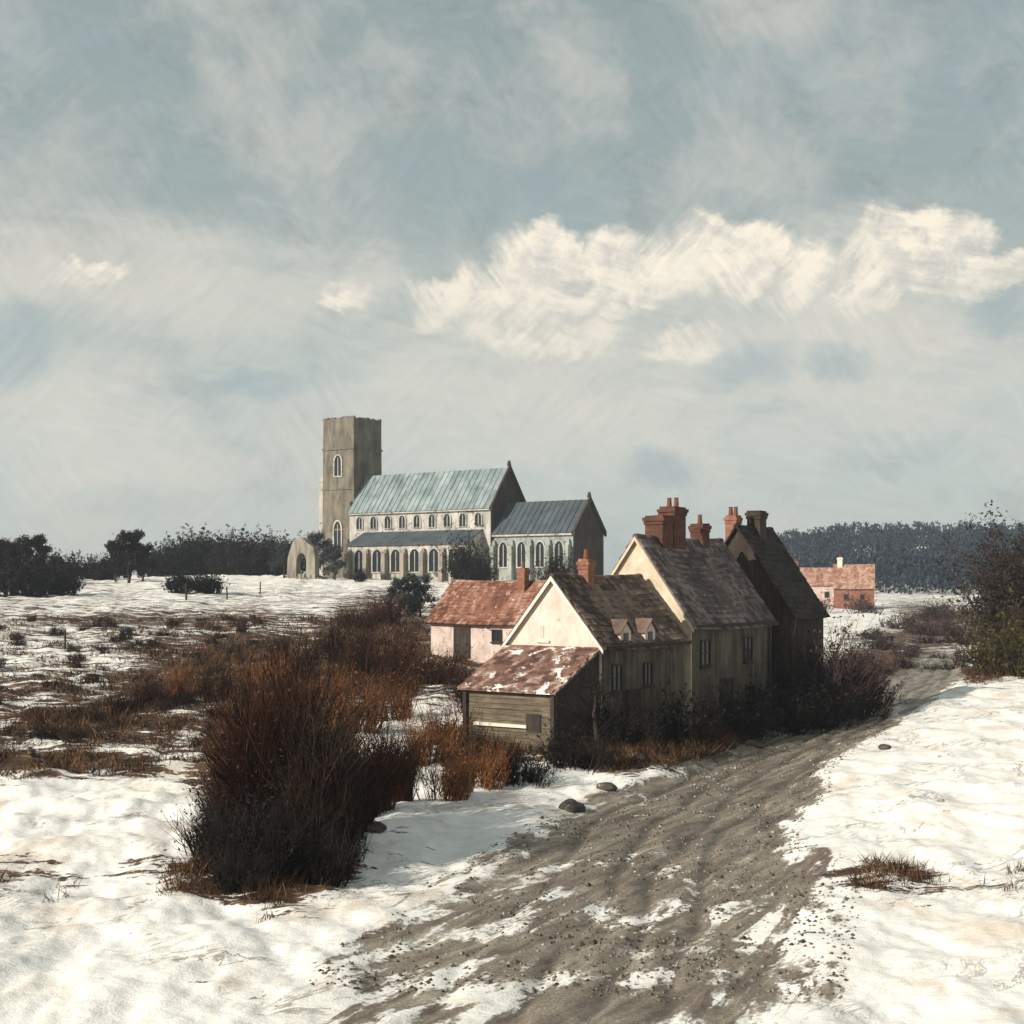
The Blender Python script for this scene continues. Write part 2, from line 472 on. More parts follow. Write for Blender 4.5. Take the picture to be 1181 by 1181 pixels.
M['orange_brick'] = mat_streaky('orange_brick', [(0.12, 0.052, 0.036), (0.22, 0.095, 0.062), (0.34, 0.185, 0.13)], 2.0, (1.5, 1.5, 2.5))
M['pot'] = mat_plain('terracotta', (0.16, 0.062, 0.036), 0.85)
M['board'] = mat_streaky('weathered_board', [(0.05, 0.038, 0.027), (0.12, 0.095, 0.066), (0.24, 0.20, 0.145)], 2.0, (0.5, 3, 6))
M['cream_board'] = mat_streaky('cream_board', [(0.55, 0.48, 0.38), (0.80, 0.74, 0.64)], 2.0, (1, 1, 1), bump=0.2)
M['dark_timber'] = mat_streaky('dark_timber', [(0.018, 0.014, 0.012), (0.04, 0.03, 0.025), (0.07, 0.055, 0.045)], 2.0, (3, 3, 0.5))
M['stone'] = mat_streaky('flint_stone', [(0.09, 0.08, 0.068), (0.18, 0.16, 0.13), (0.29, 0.262, 0.21), (0.40, 0.37, 0.30)], 0.6, (2.5, 2.5, 0.5), bump=0.8, bdist=0.12)
M['tower_stone'] = mat_streaky('tower_flint', [(0.05, 0.042, 0.035), (0.10, 0.085, 0.066), (0.17, 0.15, 0.115), (0.26, 0.235, 0.175)], 0.45, (2.5, 2.5, 0.6), bump=0.8, bdist=0.12)
M['pale_stone'] = mat_streaky('pale_ashlar', [(0.17, 0.16, 0.14), (0.36, 0.345, 0.305), (0.56, 0.54, 0.48)], 0.6, (2.5, 2.5, 0.5), bump=0.6, bdist=0.1, spots=((0.12, 0.105, 0.09), 0.9, 0.57))
M['green_stone'] = mat_streaky('lichened_stone', [(0.12, 0.13, 0.12), (0.25, 0.275, 0.25), (0.40, 0.43, 0.39)], 0.6, (2.5, 2.5, 0.4), bump=0.8, bdist=0.12, spots=((0.11, 0.09, 0.065), 0.8, 0.6))
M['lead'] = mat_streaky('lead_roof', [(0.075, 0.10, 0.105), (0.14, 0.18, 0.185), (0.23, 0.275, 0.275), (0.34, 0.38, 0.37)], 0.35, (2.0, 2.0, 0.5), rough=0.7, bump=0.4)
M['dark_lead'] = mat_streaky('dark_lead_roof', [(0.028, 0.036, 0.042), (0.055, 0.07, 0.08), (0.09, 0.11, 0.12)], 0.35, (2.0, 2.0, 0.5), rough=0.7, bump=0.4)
M['chalk_stone'] = mat_streaky('chalky_flint', [(0.13, 0.12, 0.105), (0.28, 0.262, 0.225), (0.46, 0.435, 0.375), (0.60, 0.57, 0.50)], 0.6, (2.5, 2.5, 0.4), bump=0.8, bdist=0.12, spots=((0.10, 0.085, 0.075), 0.9, 0.54))
M['shaded_flint'] = mat_streaky('shade_darkened_flint', [(0.022, 0.017, 0.015), (0.045, 0.036, 0.031), (0.085, 0.07, 0.058)], 0.6, (2.5, 2.5, 0.6), bump=0.8, bdist=0.12)  # church flint darkened: shade of the east gable ends put into the colour
M['grit'] = mat_veg('grit', [(0.03, 0.024, 0.02), (0.08, 0.065, 0.052), (0.18, 0.155, 0.125), (0.5, 0.48, 0.44)])
M['glass'] = mat_plain('dark_window_glass', (0.02, 0.024, 0.028), 0.12)
M['bark'] = mat_streaky('bark', [(0.015, 0.012, 0.010), (0.04, 0.03, 0.024), (0.075, 0.06, 0.048)], 3.0, (3, 3, 0.6))
M['twig_dark'] = mat_veg('twig_dark', [(0.007, 0.006, 0.006), (0.014, 0.011, 0.010), (0.030, 0.023, 0.019)])
M['twig_slate'] = mat_veg('twig_slate', [(0.02, 0.023, 0.028), (0.045, 0.05, 0.055), (0.08, 0.082, 0.08)])
M['twig_purple'] = mat_veg('twig_purple', [(0.022, 0.014, 0.014), (0.05, 0.032, 0.03), (0.085, 0.055, 0.05)])
M['twig_russet'] = mat_veg('twig_russet', [(0.012, 0.007, 0.006), (0.028, 0.012, 0.008), (0.06, 0.022, 0.012), (0.11, 0.046, 0.023)])
M['twig_black_brown'] = mat_veg('twig_black_brown', [(0.010, 0.007, 0.006), (0.020, 0.012, 0.009), (0.036, 0.020, 0.014), (0.07, 0.035, 0.022)])
M['twig_orange'] = mat_veg('twig_orange', [(0.03, 0.013, 0.008), (0.09, 0.036, 0.015), (0.19, 0.08, 0.03), (0.30, 0.17, 0.08)])
M['twig_tan'] = mat_veg('twig_tan', [(0.08, 0.066, 0.045), (0.17, 0.145, 0.10), (0.28, 0.245, 0.175)])
M['leaf_olive'] = mat_veg('leaf_olive', [(0.012, 0.010, 0.008), (0.03, 0.024, 0.012), (0.065, 0.05, 0.018), (0.12, 0.088, 0.03)])
M['leaf_purple'] = mat_veg('leaf_purple', [(0.016, 0.011, 0.010), (0.034, 0.024, 0.021), (0.06, 0.042, 0.034)])
M['leaf_dark'] = mat_veg('leaf_dark', [(0.007, 0.007, 0.008), (0.015, 0.014, 0.013), (0.032, 0.027, 0.022)])
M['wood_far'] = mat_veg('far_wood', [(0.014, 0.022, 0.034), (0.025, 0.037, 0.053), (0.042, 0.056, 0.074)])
M['grass'] = mat_veg('dead_grass', [(0.010, 0.007, 0.006), (0.025, 0.014, 0.010), (0.065, 0.031, 0.016), (0.15, 0.08, 0.037), (0.32, 0.235, 0.135)])
M['rock'] = mat_streaky('wet_stone', [(0.02, 0.018, 0.018), (0.06, 0.05, 0.045), (0.14, 0.12, 0.10)], 2.0, (1, 1, 1), spots=((0.8, 0.78, 0.74), 2.0, 0.62))


# ------------------------------------------------------------------ mesh helpers
class MB:
    def __init__(self):
        self.v, self.f = [], []

    def add(self, vs, fs):
        k = len(self.v)
        self.v += [tuple(p) for p in vs]
        self.f += [tuple(i + k for i in f) for f in fs]
        return self

    def box(self, c, s, rz=0.0, taper=1.0, jit=0.0):
        vs = []
        for dz in (-1, 1):
            k = taper if dz > 0 else 1.0
            for dx, dy in ((-1, -1), (1, -1), (1, 1), (-1, 1)):
                x, y = dx * s[0] / 2 * k, dy * s[1] / 2 * k
                if rz: x, y = x * math.cos(rz) - y * math.sin(rz), x * math.sin(rz) + y * math.cos(rz)
                vs.append((c[0] + x + random.uniform(-jit, jit), c[1] + y + random.uniform(-jit, jit), c[2] + dz * s[2] / 2 + random.uniform(-jit, jit)))
        return self.add(vs, [(3, 2, 1, 0), (4, 5, 6, 7), (0, 1, 5, 4), (1, 2, 6, 5), (2, 3, 7, 6), (3, 0, 4, 7)])

    def quad(self, a, b, c, d):
        return self.add([a, b, c, d], [(0, 1, 2, 3)])

    def tube(self, pts, rads, n=4):
        vs, fs = [], []
        pts = [Vector(p) for p in pts]
        for i, p in enumerate(pts):
            d = (pts[min(i + 1, len(pts) - 1)] - pts[max(i - 1, 0)])
            if d.length < 1e-6: d = Vector((0, 0, 1))
            d.normalize()
            a = d.cross(Vector((0.31, 0.95, 0.05)))
            if a.length < 1e-3: a = d.cross(Vector((1, 0, 0)))
            a.normalize()
            b = d.cross(a)
            for k in range(n):
                th = 2 * math.pi * k / n
                vs.append(p + (a * math.cos(th) + b * math.sin(th)) * rads[i])
        for i in range(len(pts) - 1):
            for k in range(n):
                fs.append((i * n + k, i * n + (k + 1) % n, (i + 1) * n + (k + 1) % n, (i + 1) * n + k))
        fs.append(tuple(range(n))[::-1])
        fs.append(tuple((len(pts) - 1) * n + k for k in range(n)))
        return self.add(vs, fs)

    def prism(self, poly, y0, y1):
        """poly: (x, z) points, extruded along y."""
        n = len(poly)
        vs = [(x, y0, z) for x, z in poly] + [(x, y1, z) for x, z in poly]
        fs = [tuple(range(n)), tuple(range(2 * n - 1, n - 1, -1))] + [(i, n + i, n + (i + 1) % n, (i + 1) % n) for i in range(n)]
        return self.add(vs, fs)

    def build(self, name, mat, parent=None, smooth=False, loc=(0, 0, 0), rz=0):
        me = bpy.data.meshes.new(name)
        me.from_pydata(self.v, [], self.f)
        me.materials.append(mat)
        if smooth: me.polygons.foreach_set('use_smooth', [True] * len(me.polygons))
        me.update()
        o = bpy.data.objects.new(name, me)
        C.objects.link(o)
        o.parent = parent
        o.location = loc
        o.rotation_euler = (0, 0, rz)
        return o


def tag(o, label=None, cat=None, group=None, kind=None):
    if label: o['label'] = label
    if cat: o['category'] = cat
    if group: o['group'] = group
    if kind: o['kind'] = kind
    return o


def empty(name, loc, rz, label, cat, group=None):
    o = bpy.data.objects.new(name, None)
    o.empty_display_size = 0.3
    C.objects.link(o)
    o.location = loc
    o.rotation_euler = (0, 0, rz)
    return tag(o, label, cat, group)


def copy_tree(o, parent=None):
    c = o.copy()
    C.objects.link(c)
    c.parent = parent
    for ch in list(o.children): copy_tree(ch, c)
    return c


# ------------------------------------------------------------------ ground and lane (one continuous sheet, split where the lane runs)
def build_ground():
    ys = np.concatenate([np.linspace(-40, 13, 14), np.geomspace(14, 130, 430), np.geomspace(131.5, 700, 110), np.geomspace(730, 3200, 16)])
    core = np.linspace(-1, 1, 520)
    nx = len(core) + 2 * 24
    outer = np.geomspace(1.03, 3.2, 24)
    us = np.concatenate([-outer[::-1], core, outer])
    X = us[None, :] * (3.0 + 0.42 * np.maximum(ys, 12))[:, None]
    Y = np.repeat(ys[:, None], nx, 1)
    Z = ground_z(X, Y)
    road = lane_mask(X, Y)
    brown = brown_mask(X, Y, Z)
    rut = rut_mask(X, Y) * road
    idx = np.arange(X.size).reshape(X.shape)
    quads = np.stack([idx[:-1, :-1], idx[:-1, 1:], idx[1:, 1:], idx[1:, :-1]], -1).reshape(-1, 4)
    fr = road.reshape(-1)[quads].mean(1) > 0.5
    V = np.stack([X, Y, Z], -1).reshape(-1, 3)
    for name, sel in (('ground', ~fr), ('road', fr)):
        q = quads[sel]
        used, inv = np.unique(q, return_inverse=True)
        inv = inv.reshape(-1, 4)
        me = bpy.data.meshes.new(name)
        me.vertices.add(len(used))
        me.vertices.foreach_set('co', V[used].astype(np.float32).ravel())
        me.loops.add(inv.size)
        me.loops.foreach_set('vertex_index', inv.astype(np.int32).ravel())
        me.polygons.add(len(inv))
        me.polygons.foreach_set('loop_start', np.arange(0, inv.size, 4, dtype=np.int32))
        me.polygons.foreach_set('loop_total', np.full(len(inv), 4, np.int32))
        me.polygons.foreach_set('use_smooth', np.ones(len(inv), bool))
        me.update(calc_edges=True)
        for an, arr in (('road', road), ('brown', brown), ('rut', rut)):
            a = me.attributes.new(an, 'FLOAT', 'POINT')
            a.data.foreach_set('value', arr.reshape(-1)[used].astype(np.float32))
        me.materials.append(M['ground'])
        o = bpy.data.objects.new(name, me)
        C.objects.link(o)
        tag(o, {'ground': 'snow covered ground with dead grass and earth showing through', 'road': 'slushy grey brown lane winding past the cottages'}[name],
            {'ground': 'ground', 'road': 'road'}[name], kind='structure')


build_ground()

A = R(36)                                   # the village and the church share this grid


# ------------------------------------------------------------------ roofs, windows, chimneys
def tiled_slopes(W, L, ze, rise, ov=0.25, ovg=0.2, th=0.32, tw=0.24, sag=0.14, sides=(-1, 1)):
    mb = MB()
    hw = W / 2
    sl = math.hypot(hw, rise)
    n = Vector((rise, hw)).normalized()                      # outward normal (x, z) for the right slope
    for s in sides:
        total = sl * (hw + ov) / hw
        dirx, dirz = hw / sl, -rise / sl

        def P(a, y, h):                                       # a from the ridge down, h above the slope
            k = sag * math.sin(math.pi * min(max(y / L, 0), 1)) * math.sin(math.pi * min(a / total, 1) * 0.6 + 0.6)
            return (s * (a * dirx + n.x * h), y, ze + rise + a * dirz + n.y * h - k)
        NS = 8
        for i in range(NS):                                   # solid sheet under the tiles
            y0, y1 = -ovg + (L + 2 * ovg) * i / NS, -ovg + (L + 2 * ovg) * (i + 1) / NS
            mb.add([P(0, y0, 0), P(total, y0, 0), P(total, y1, 0), P(0, y1, 0), P(0, y0, .07), P(total, y0, .07), P(total, y1, .07), P(0, y1, .07)],
                   [(3, 2, 1, 0), (4, 5, 6, 7), (0, 1, 5, 4), (1, 2, 6, 5), (2, 3, 7, 6), (3, 0, 4, 7)])
        rows = int(total / th)
        cols = int((L + 2 * ovg) / tw)
        for r_ in range(rows):
            a1 = total + 0.03 - r_ * total / rows
            a0 = max(a1 - total / rows * 1.15, 0)
            off = (r_ % 2) * 0.5
            for c_ in range(cols):
                y0 = -ovg + (c_ + off * 0.98) * (L + 2 * ovg) / cols
                y1 = min(y0 + (L + 2 * ovg) / cols * 0.95, L + ovg)
                if y1 - y0 < 0.05: continue
                j = random.uniform(-.012, .012)
                aa = a1 + random.uniform(-.02, .02)
                h1 = .115 + j + (0.03 if random.random() < .03 else 0)
                mb.add([P(a0, y0, .074), P(aa, y0, h1), P(aa, y1, h1 + random.uniform(-.008, .008)), P(a0, y1, .074), P(aa, y0, .075), P(aa, y1, .075)],
                       [(0, 1, 2, 3), (1, 4, 5, 2), (0, 4, 1), (3, 2, 5)])
    # ridge tiles
    k = int((L + 2 * ovg) / 0.4)
    for i in range(k):
        y0, y1 = -ovg + i * (L + 2 * ovg) / k, -ovg + (i + .97) * (L + 2 * ovg) / k
        z = ze + rise + .10 - sag * math.sin(math.pi * min(max((y0 / L), 0), 1)) * math.sin(.6) + random.uniform(-.012, .012)
        pts = [(-.16, z - .10), (-.09, z + .02), (0, z + .06), (.09, z + .02), (.16, z - .10)]
        mb.prism(pts, y0, y1)
    return mb


def seamed_slopes(W, L, ze, rise, ov=0.3, ovg=0.05, step=0.9):
    """Lead sheets with rolls running down the slope."""
    mb = MB()
    hw = W / 2
    sl = math.hypot(hw, rise)
    n = Vector((rise, hw)).normalized()
    for s in (-1, 1):
        total = sl * (hw + ov) / hw
        P = lambda a, y, h: (s * (a * hw / sl + n.x * h), y, ze + rise - a * rise / sl + n.y * h)
        k = int(L / step)
        for i in range(k):
            y0, y1 = -ovg + (L + 2 * ovg) * i / k, -ovg + (L + 2 * ovg) * (i + 1) / k
            h = .2 + random.uniform(-.012, .012)
            mb.add([P(0, y0, 0), P(total, y0, 0), P(total, y1, 0), P(0, y1, 0), P(0, y0, h), P(total, y0, h), P(total, y1, h), P(0, y1, h)],
                   [(3, 2, 1, 0), (4, 5, 6, 7), (0, 1, 5, 4), (1, 2, 6, 5), (2, 3, 7, 6), (3, 0, 4, 7)])
            mb.add([P(0, y0 - .05, .2), P(total, y0 - .05, .2), P(total, y0 + .05, .2), P(0, y0 + .05, .2), P(0, y0 - .04, .28), P(total, y0 - .04, .28), P(total, y0 + .04, .28), P(0, y0 + .04, .28)],
                   [(3, 2, 1, 0), (4, 5, 6, 7), (0, 1, 5, 4), (1, 2, 6, 5), (2, 3, 7, 6), (3, 0, 4, 7)])
    return mb


def house_body(W, L, ze, rise, zb=-1.2):
    hw = W / 2
    return MB().prism([(-hw, zb), (hw, zb), (hw, ze), (0, ze + rise), (-hw, ze)], 0, L)


def wall_window(root, side, along, z, w, h, W, L, fm, bars=True, name='window'):
    """A casement on the right-hand (+x), front (y=0) or far wall; frame > pane, sill."""
    fr, gl, si = MB(), MB(), MB()

    def bx(mb, a0, a1, z0, z1, d0, d1):
        if side == 'right': mb.box((W / 2 + (d0 + d1) / 2, (a0 + a1) / 2, (z0 + z1) / 2), (d1 - d0, a1 - a0, z1 - z0))
        else: mb.box(((a0 + a1) / 2, -(d0 + d1) / 2, (z0 + z1) / 2), (a1 - a0, d1 - d0, z1 - z0))
    t_ = 0.07
    bx(fr, along - w / 2, along - w / 2 + t_, z, z + h, -.02, .07)
    bx(fr, along + w / 2 - t_, along + w / 2, z, z + h, -.02, .07)
    bx(fr, along - w / 2 + t_, along + w / 2 - t_, z + h - t_, z + h, -.02, .068)
    bx(fr, along - w / 2 + t_, along + w / 2 - t_, z, z + t_, -.02, .068)
    if bars:
        bx(fr, along - .022, along + .022, z + t_, z + h - t_, -.02, .06)
        bx(fr, along - w / 2 + t_, along - .022, z + h * .5 - .02, z + h * .5 + .02, -.02, .057)
        bx(fr, along + .022, along + w / 2 - t_, z + h * .5 - .02, z + h * .5 + .02, -.02, .057)
    bx(gl, along - w / 2 + t_, along + w / 2 - t_, z + t_, z + h - t_, -.02, .02)
    bx(si, along - w / 2 - .08, along + w / 2 + .08, z - .09, z - .003, -.02, .14)
    f = fr.build(name, fm, root)
    gl.build('pane', M['glass'], f)
    si.build('sill', M['cream_board'] if fm is M['cream_board'] else M['dark_timber'], f)
    return f


def chimney(root, x, y, z0, z1, sx, sy, mat, pots=2, jit=0.015, on=None):
    mb = MB()
    h = z1 - z0
    mb.box((x, y, z0 + h * .42), (sx, sy, h * .84), jit=jit)
    mb.box((x, y, z0 + h * .84 + .06), (sx * 1.12, sy * 1.12, .16), jit=jit)
    mb.box((x, y, z0 + h * .84 + .22), (sx * 1.22, sy * 1.22, .16), jit=jit)
    mb.box((x, y, z0 + h * .84 + .35), (sx * 1.02, sy * 1.02, .12), jit=jit)
    c = mb.build('chimney', mat, root)
    for i in range(pots):
        px = x + (i - (pots - 1) / 2) * sx / max(pots, 1) * 0.95
        zt = z0 + h * .84 + .40
        MB().tube([(px, y, zt - .05), (px, y, zt + .12), (px, y, zt + .42), (px, y, zt + .45)], [.13, .12, .10, .125], 10).build('chimney_pot', M['pot'], c, smooth=False)
    return c


def bargeboards(W, ze, rise, ov, ovg, mat):
    mb = MB()
    hw = W / 2
    sl = math.hypot(hw, rise)
    for s in (-1, 1):
        a1 = sl * (hw + ov) / hw
        p0 = Vector((0, ze + rise + .03)); p1 = Vector((s * a1 * hw / sl, ze + rise - a1 * rise / sl + .03))
        mb.add([(p0.x, -ovg - .05, p0.y), (p1.x, -ovg - .05, p1.y), (p1.x, -ovg - .05, p1.y - .16), (p0.x, -ovg - .05, p0.y - .2),
                (p0.x, -ovg - .005, p0.y), (p1.x, -ovg - .005, p1.y), (p1.x, -ovg - .005, p1.y - .16), (p0.x, -ovg - .005, p0.y - .2)],
               [(0, 1, 2, 3), (7, 6, 5, 4), (0, 4, 5, 1), (1, 5, 6, 2), (2, 6, 7, 3), (3, 7, 4, 0)])
    return mb


def door(root, W, y, w, h, z0=-0.2):
    mb = MB()
    n = 5
    for i in range(n):
        mb.box((W / 2 + .025, y - w / 2 + (i + .5) * w / n, z0 + h / 2), (.05 + .006 * (i % 2), w / n - .012, h))
    mb.box((W / 2 + .06, y, z0 + h * .25), (.04, w - .1, .12)); mb.box((W / 2 + .06, y, z0 + h * .78), (.04, w - .1, .12))
    d = mb.build('door', M['dark_timber'], root)
    MB().box((W / 2 + .07, y + w * .36, z0 + h * .48), (.06, .04, .16)).build('handle', M['glass'], d)
    MB().box((W / 2 + .03, y - w / 2 - .06, z0 + h / 2), (.10, .1, h)).box((W / 2 + .03, y + w / 2 + .06, z0 + h / 2), (.10, .1, h)).box((W / 2 + .03, y, z0 + h + .07), (.11, w + .22, .12)).build('door_frame', M['dark_timber'], d)
    return d


def corner_to_origin(px, d, W):
    """Front right corner at image column px and distance d -> gable centre on the ground, rotation."""
    x = (px - 590.5) * d / F
    return x - math.cos(A) * W / 2, d + math.sin(A) * W / 2


def cottage_small():
    W, L, ze, rise = 4.6, 6.9, 4.55, 2.7
    x, y = corner_to_origin(693, 57, W)
    r = empty('cottage', (x, y, 0), -A, 'low cottage with pinkish cream gable and brown roof beside the tall cottage', 'cottage')
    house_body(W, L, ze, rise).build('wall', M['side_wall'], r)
    # plastered gable, a skin on the end wall
    MB().prism([(-W / 2 - .03, -1.2), (W / 2 + .03, -1.2), (W / 2 + .03, ze), (0, ze + rise - .01), (-W / 2 - .03, ze)], -.06, -.003).build('gable', M['pink_plaster'], r)
    rf = tiled_slopes(W, L - .1, ze, rise).build('roof', M['brown_tile'], r)
    bargeboards(W, ze, rise, .25, .2, M['cream_board']).build('bargeboard', M['cream_board'], r)
    chimney(rf, 0.1, 2.3, ze + rise - .7, ze + rise + .55, .5, .5, M['orange_brick'], 1)
    for yy in (1.9, 3.9):                                       # dormers at the eaves
        mb = MB().prism([(yy - .42, ze - .12), (yy + .42, ze - .12), (yy + .42, ze + .42), (yy, ze + .85), (yy - .42, ze + .42)], 0, 1.1)
        v = [(W / 2 + .02 - b, a, c) for a, b, c in mb.v]
        m2 = MB().add(v, [tuple(reversed(f)) for f in mb.f])
        dm = m2.build('dormer', M['pink_plaster'], r)
        m3 = MB()
        for s in (-1, 1):
            p = [(W / 2 + .13, yy, ze + .93), (W / 2 + .13, yy + s * .54, ze + .38), (W / 2 - 1.1, yy + s * .54, ze + .38), (W / 2 - 1.1, yy, ze + .93)]
            m3.add(p + [(a, b, c - .07) for a, b, c in p], [(0, 1, 2, 3), (7, 6, 5, 4), (0, 4, 5, 1), (1, 5, 6, 2), (2, 6, 7, 3), (3, 7, 4, 0)])
        m3.build('dormer_roof', M['brown_tile'], dm)
        MB().box((W / 2 + .03, yy, ze + .18), (.03, .36, .36)).build('pane', M['glass'], dm)
    wall_window(r, 'right', 1.2, 2.5, .8, 1.15, W, L, M['dark_timber'])
    wall_window(r, 'right', 3.7, 2.6, .7, 1.0, W, L, M['dark_timber'])
    wall_window(r, 'front', -.5, 4.6, .5, .7, W, L, M['cream_board'])
    door(r, W, 2.5, .9, 2.3, .1)
    MB().box((W / 2 + .3, L / 2 - .05, ze - .18), (.12, L + .2, .12)).build('gutter', M['dark_timber'], r)
    return r


def cottage_tall():
    W, L, ze, rise = 5.6, 8.2, 5.25, 3.85
    x, y = corner_to_origin(797, 63, W)
    r = empty('cottage', (x, y, 0), -A, 'tall cottage with ochre cream gable, plum roof and massive brick chimney', 'cottage')
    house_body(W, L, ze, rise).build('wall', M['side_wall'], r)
    MB().prism([(-W / 2 - .03, -1.2), (W / 2 + .03, -1.2), (W / 2 + .03, ze), (0, ze + rise - .01), (-W / 2 - .03, ze)], -.06, -.003).build('gable', M['ochre_plaster'], r)
    rf = tiled_slopes(W, L - .1, ze, rise, sag=.17).build('roof', M['plum_tile'], r)
    bargeboards(W, ze, rise, .25, .2, M['ochre_plaster']).build('bargeboard', M['ochre_plaster'], r)
    chimney(rf, -.05, 2.1, ze + rise - 1.2, ze + rise + 1.0, .95, 1.0, M['brick'], 0)
    chimney(rf, 0.0, 3.3, ze + rise - 1.2, ze + rise + 1.55, .8, 1.1, M['brick'], 2)
    chimney(rf, 0.0, 6.0, ze + rise - .6, ze + rise + .6, .7, .7, M['brick'], 1)
    wall_window(r, 'right', 1.3, 3.2, .9, 1.2, W, L, M['dark_timber'])
    wall_window(r, 'right', 5.6, 3.2, .9, 1.2, W, L, M['dark_timber'])
    wall_window(r, 'right', 5.9, .9, 1.0, 1.2, W, L, M['dark_timber'])
    door(r, W, 3.4, 1.0, 2.4, 0)
    MB().box((W / 2 + .3, L / 2 - .05, ze - .2), (.12, L + .2, .12)).build('gutter', M['dark_timber'], r)
    MB().tube([(W / 2 + .1, L - .4, ze - .2), (W / 2 + .1, L - .4, 0)], [.05, .05], 8).build('drainpipe', M['dark_timber'], r)
    return r


def cottage_dark():
    W, L, ze, rise = 6.0, 3.9, 5.55, 4.3
    x, y = corner_to_origin(913, 70.4, W)
    r = empty('cottage', (x, y, 0), -A, 'dark brown cottage with steep near black roof behind the tall cottage', 'cottage')
    house_body(W, L, ze, rise).build('wall', M['dark_wall'], r)
    rf = tiled_slopes(W, L - .1, ze, rise).build('roof', M['dark_tile'], r)
    chimney(rf, -.55, .6, ze + rise - 1.2, ze + rise + .5, .6, .6, M['orange_brick'], 2)
    chimney(rf, 0.1, 2.0, ze + rise - .8, ze + rise + .75, .75, .75, M['dark_wall'], 0)
    return r


cottage_small()
cottage_tall()
cottage_dark()


def lean_to():
    """Low shed built against the pink gable, its roof falling toward the lower left."""
    W, D = 4.5, 3.1
    x, y = corner_to_origin(693, 57, 4.6)
    r = empty('shed', (x, y, 0), -A, 'lean-to shed with snow streaked rusty roof under the pinkish gable', 'shed')
    zt, zl = 4.35, 2.85
    body = MB()
    poly = [(-.07, -1), (-.07, zt - .08), (-D, zl - .08), (-D, -1)]
    vs = [(-W / 2, a, z) for a, z in poly] + [(W / 2, a, z) for a, z in poly]
    body.add(vs, [(0, 1, 2, 3), (7, 6, 5, 4), (0, 4, 5, 1), (1, 5, 6, 2), (2, 6, 7, 3), (3, 7, 4, 0)])
    body.build('wall', M['dark_wall'], r)
    bd = MB()
    z = .2
    while z < zl - .25:
        bd.box((0, -D - .03, z + .11), (W - .02, .05 + .02 * random.random(), .20), jit=.008)
        z += .22
    bd.build('cladding', M['board'], r)
    # tiled single slope: tiles along x, rows down -y
    mb = MB()
    ln = math.hypot(D + .3, zt - zl)
    slope = (zt - zl) / D
    Pt = lambda xx, a, h: (xx, -.08 - a * (D + .25), zt - a * (D + .25) * slope + h)
    for i in range(6):
        x0, x1 = -W / 2 - .15 + i * (W + .3) / 6, -W / 2 - .15 + (i + 1) * (W + .3) / 6
        mb.add([Pt(x0, 0, -.06), Pt(x1, 0, -.06), Pt(x1, 1, -.06), Pt(x0, 1, -.06), Pt(x0, 0, .02), Pt(x1, 0, .02), Pt(x1, 1, .02), Pt(x0, 1, .02)],
               [(0, 1, 2, 3), (7, 6, 5, 4), (0, 4, 5, 1), (1, 5, 6, 2), (2, 6, 7, 3), (3, 7, 4, 0)])
    for rr in range(11):
        for c_ in range(19):
            x0 = -W / 2 - .15 + (c_ + .5 * (rr % 2)) * (W + .3) / 19.5
            x1 = x0 + (W + .3) / 19.5 * .95
            a0, a1 = rr / 11, (rr + 1.12) / 11 + random.uniform(-.006, .006)
            h = .08 + random.uniform(-.015, .015)
            mb.add([Pt(x0, a0, .03), Pt(x1, a0, .03), Pt(x1, a1, h), Pt(x0, a1, h), Pt(x1, a1, .025), Pt(x0, a1, .025)], [(3, 2, 1, 0), (3, 5, 4, 2), (0, 5, 3), (1, 2, 4)])
    mb.build('roof', M['rust_tile'], r)
    MB().box((-.4, -D - .06, 1.35), (2.6, .2, .12), jit=.02).build('snowy_ledge', M['cream_board'], r)
    wd = MB().box((1.2, -D - .07, 1.5), (.7, .06, .7))
    wd.build('shutter', M['dark_timber'], r)
    for xx in (-W / 2 + .1, W / 2 - .1):
        MB().box((xx, -D - .1, .7), (.18, .18, 4.2)).build('post', M['dark_timber'], r)
    return r


lean_to()


def barn():
    """Long red-roofed barn standing below the church, its long wall toward the viewer's left."""
    W, L = 5.0, 8.6
    ze, rise = 2.35, 2.35
    # local y runs along the ridge, local -x faces the viewer: rotate the house grid by a quarter turn
    d = 92.0
    x = (497 - 590.5) * d / F
    r = empty('barn', (x, d, gz(x, d) - .1), -A - R(90), 'long low barn with red tiled roof and limewashed wall below the church', 'barn')
    r.location = (x + math.sin(A) * W / 2, d + math.cos(A) * W / 2, 2.35)
    r.rotation_euler = (0, 0, -A + R(-90) + R(0))
    house_body(W, L, ze, rise, -2.0).build('wall', M['barn_wall'], r)
    rf = tiled_slopes(W, L - .1, ze, rise, ov=.35, th=.30, sag=.14).build('roof', M['red_tile'], r)
    wall_window(r, 'right', 5.4, .9, .8, .8, W, L, M['dark_timber'])
    door(r, W, 2.6, 1.1, 1.9, -.2)
    chimney(rf, .5, 6.0, ze + rise - .9, ze + rise + .75, .55, .55, M['orange_brick'], 1)
    return r


# the barn's ridge must run along the long (right-going) direction: its local +y is the direction (cos A, -sin A)
B = barn()
B.rotation_euler = (0, 0, math.atan2(-math.cos(A), -math.sin(A)) + R(0))
B.rotation_euler = (0, 0, -(math.pi / 2 + A))


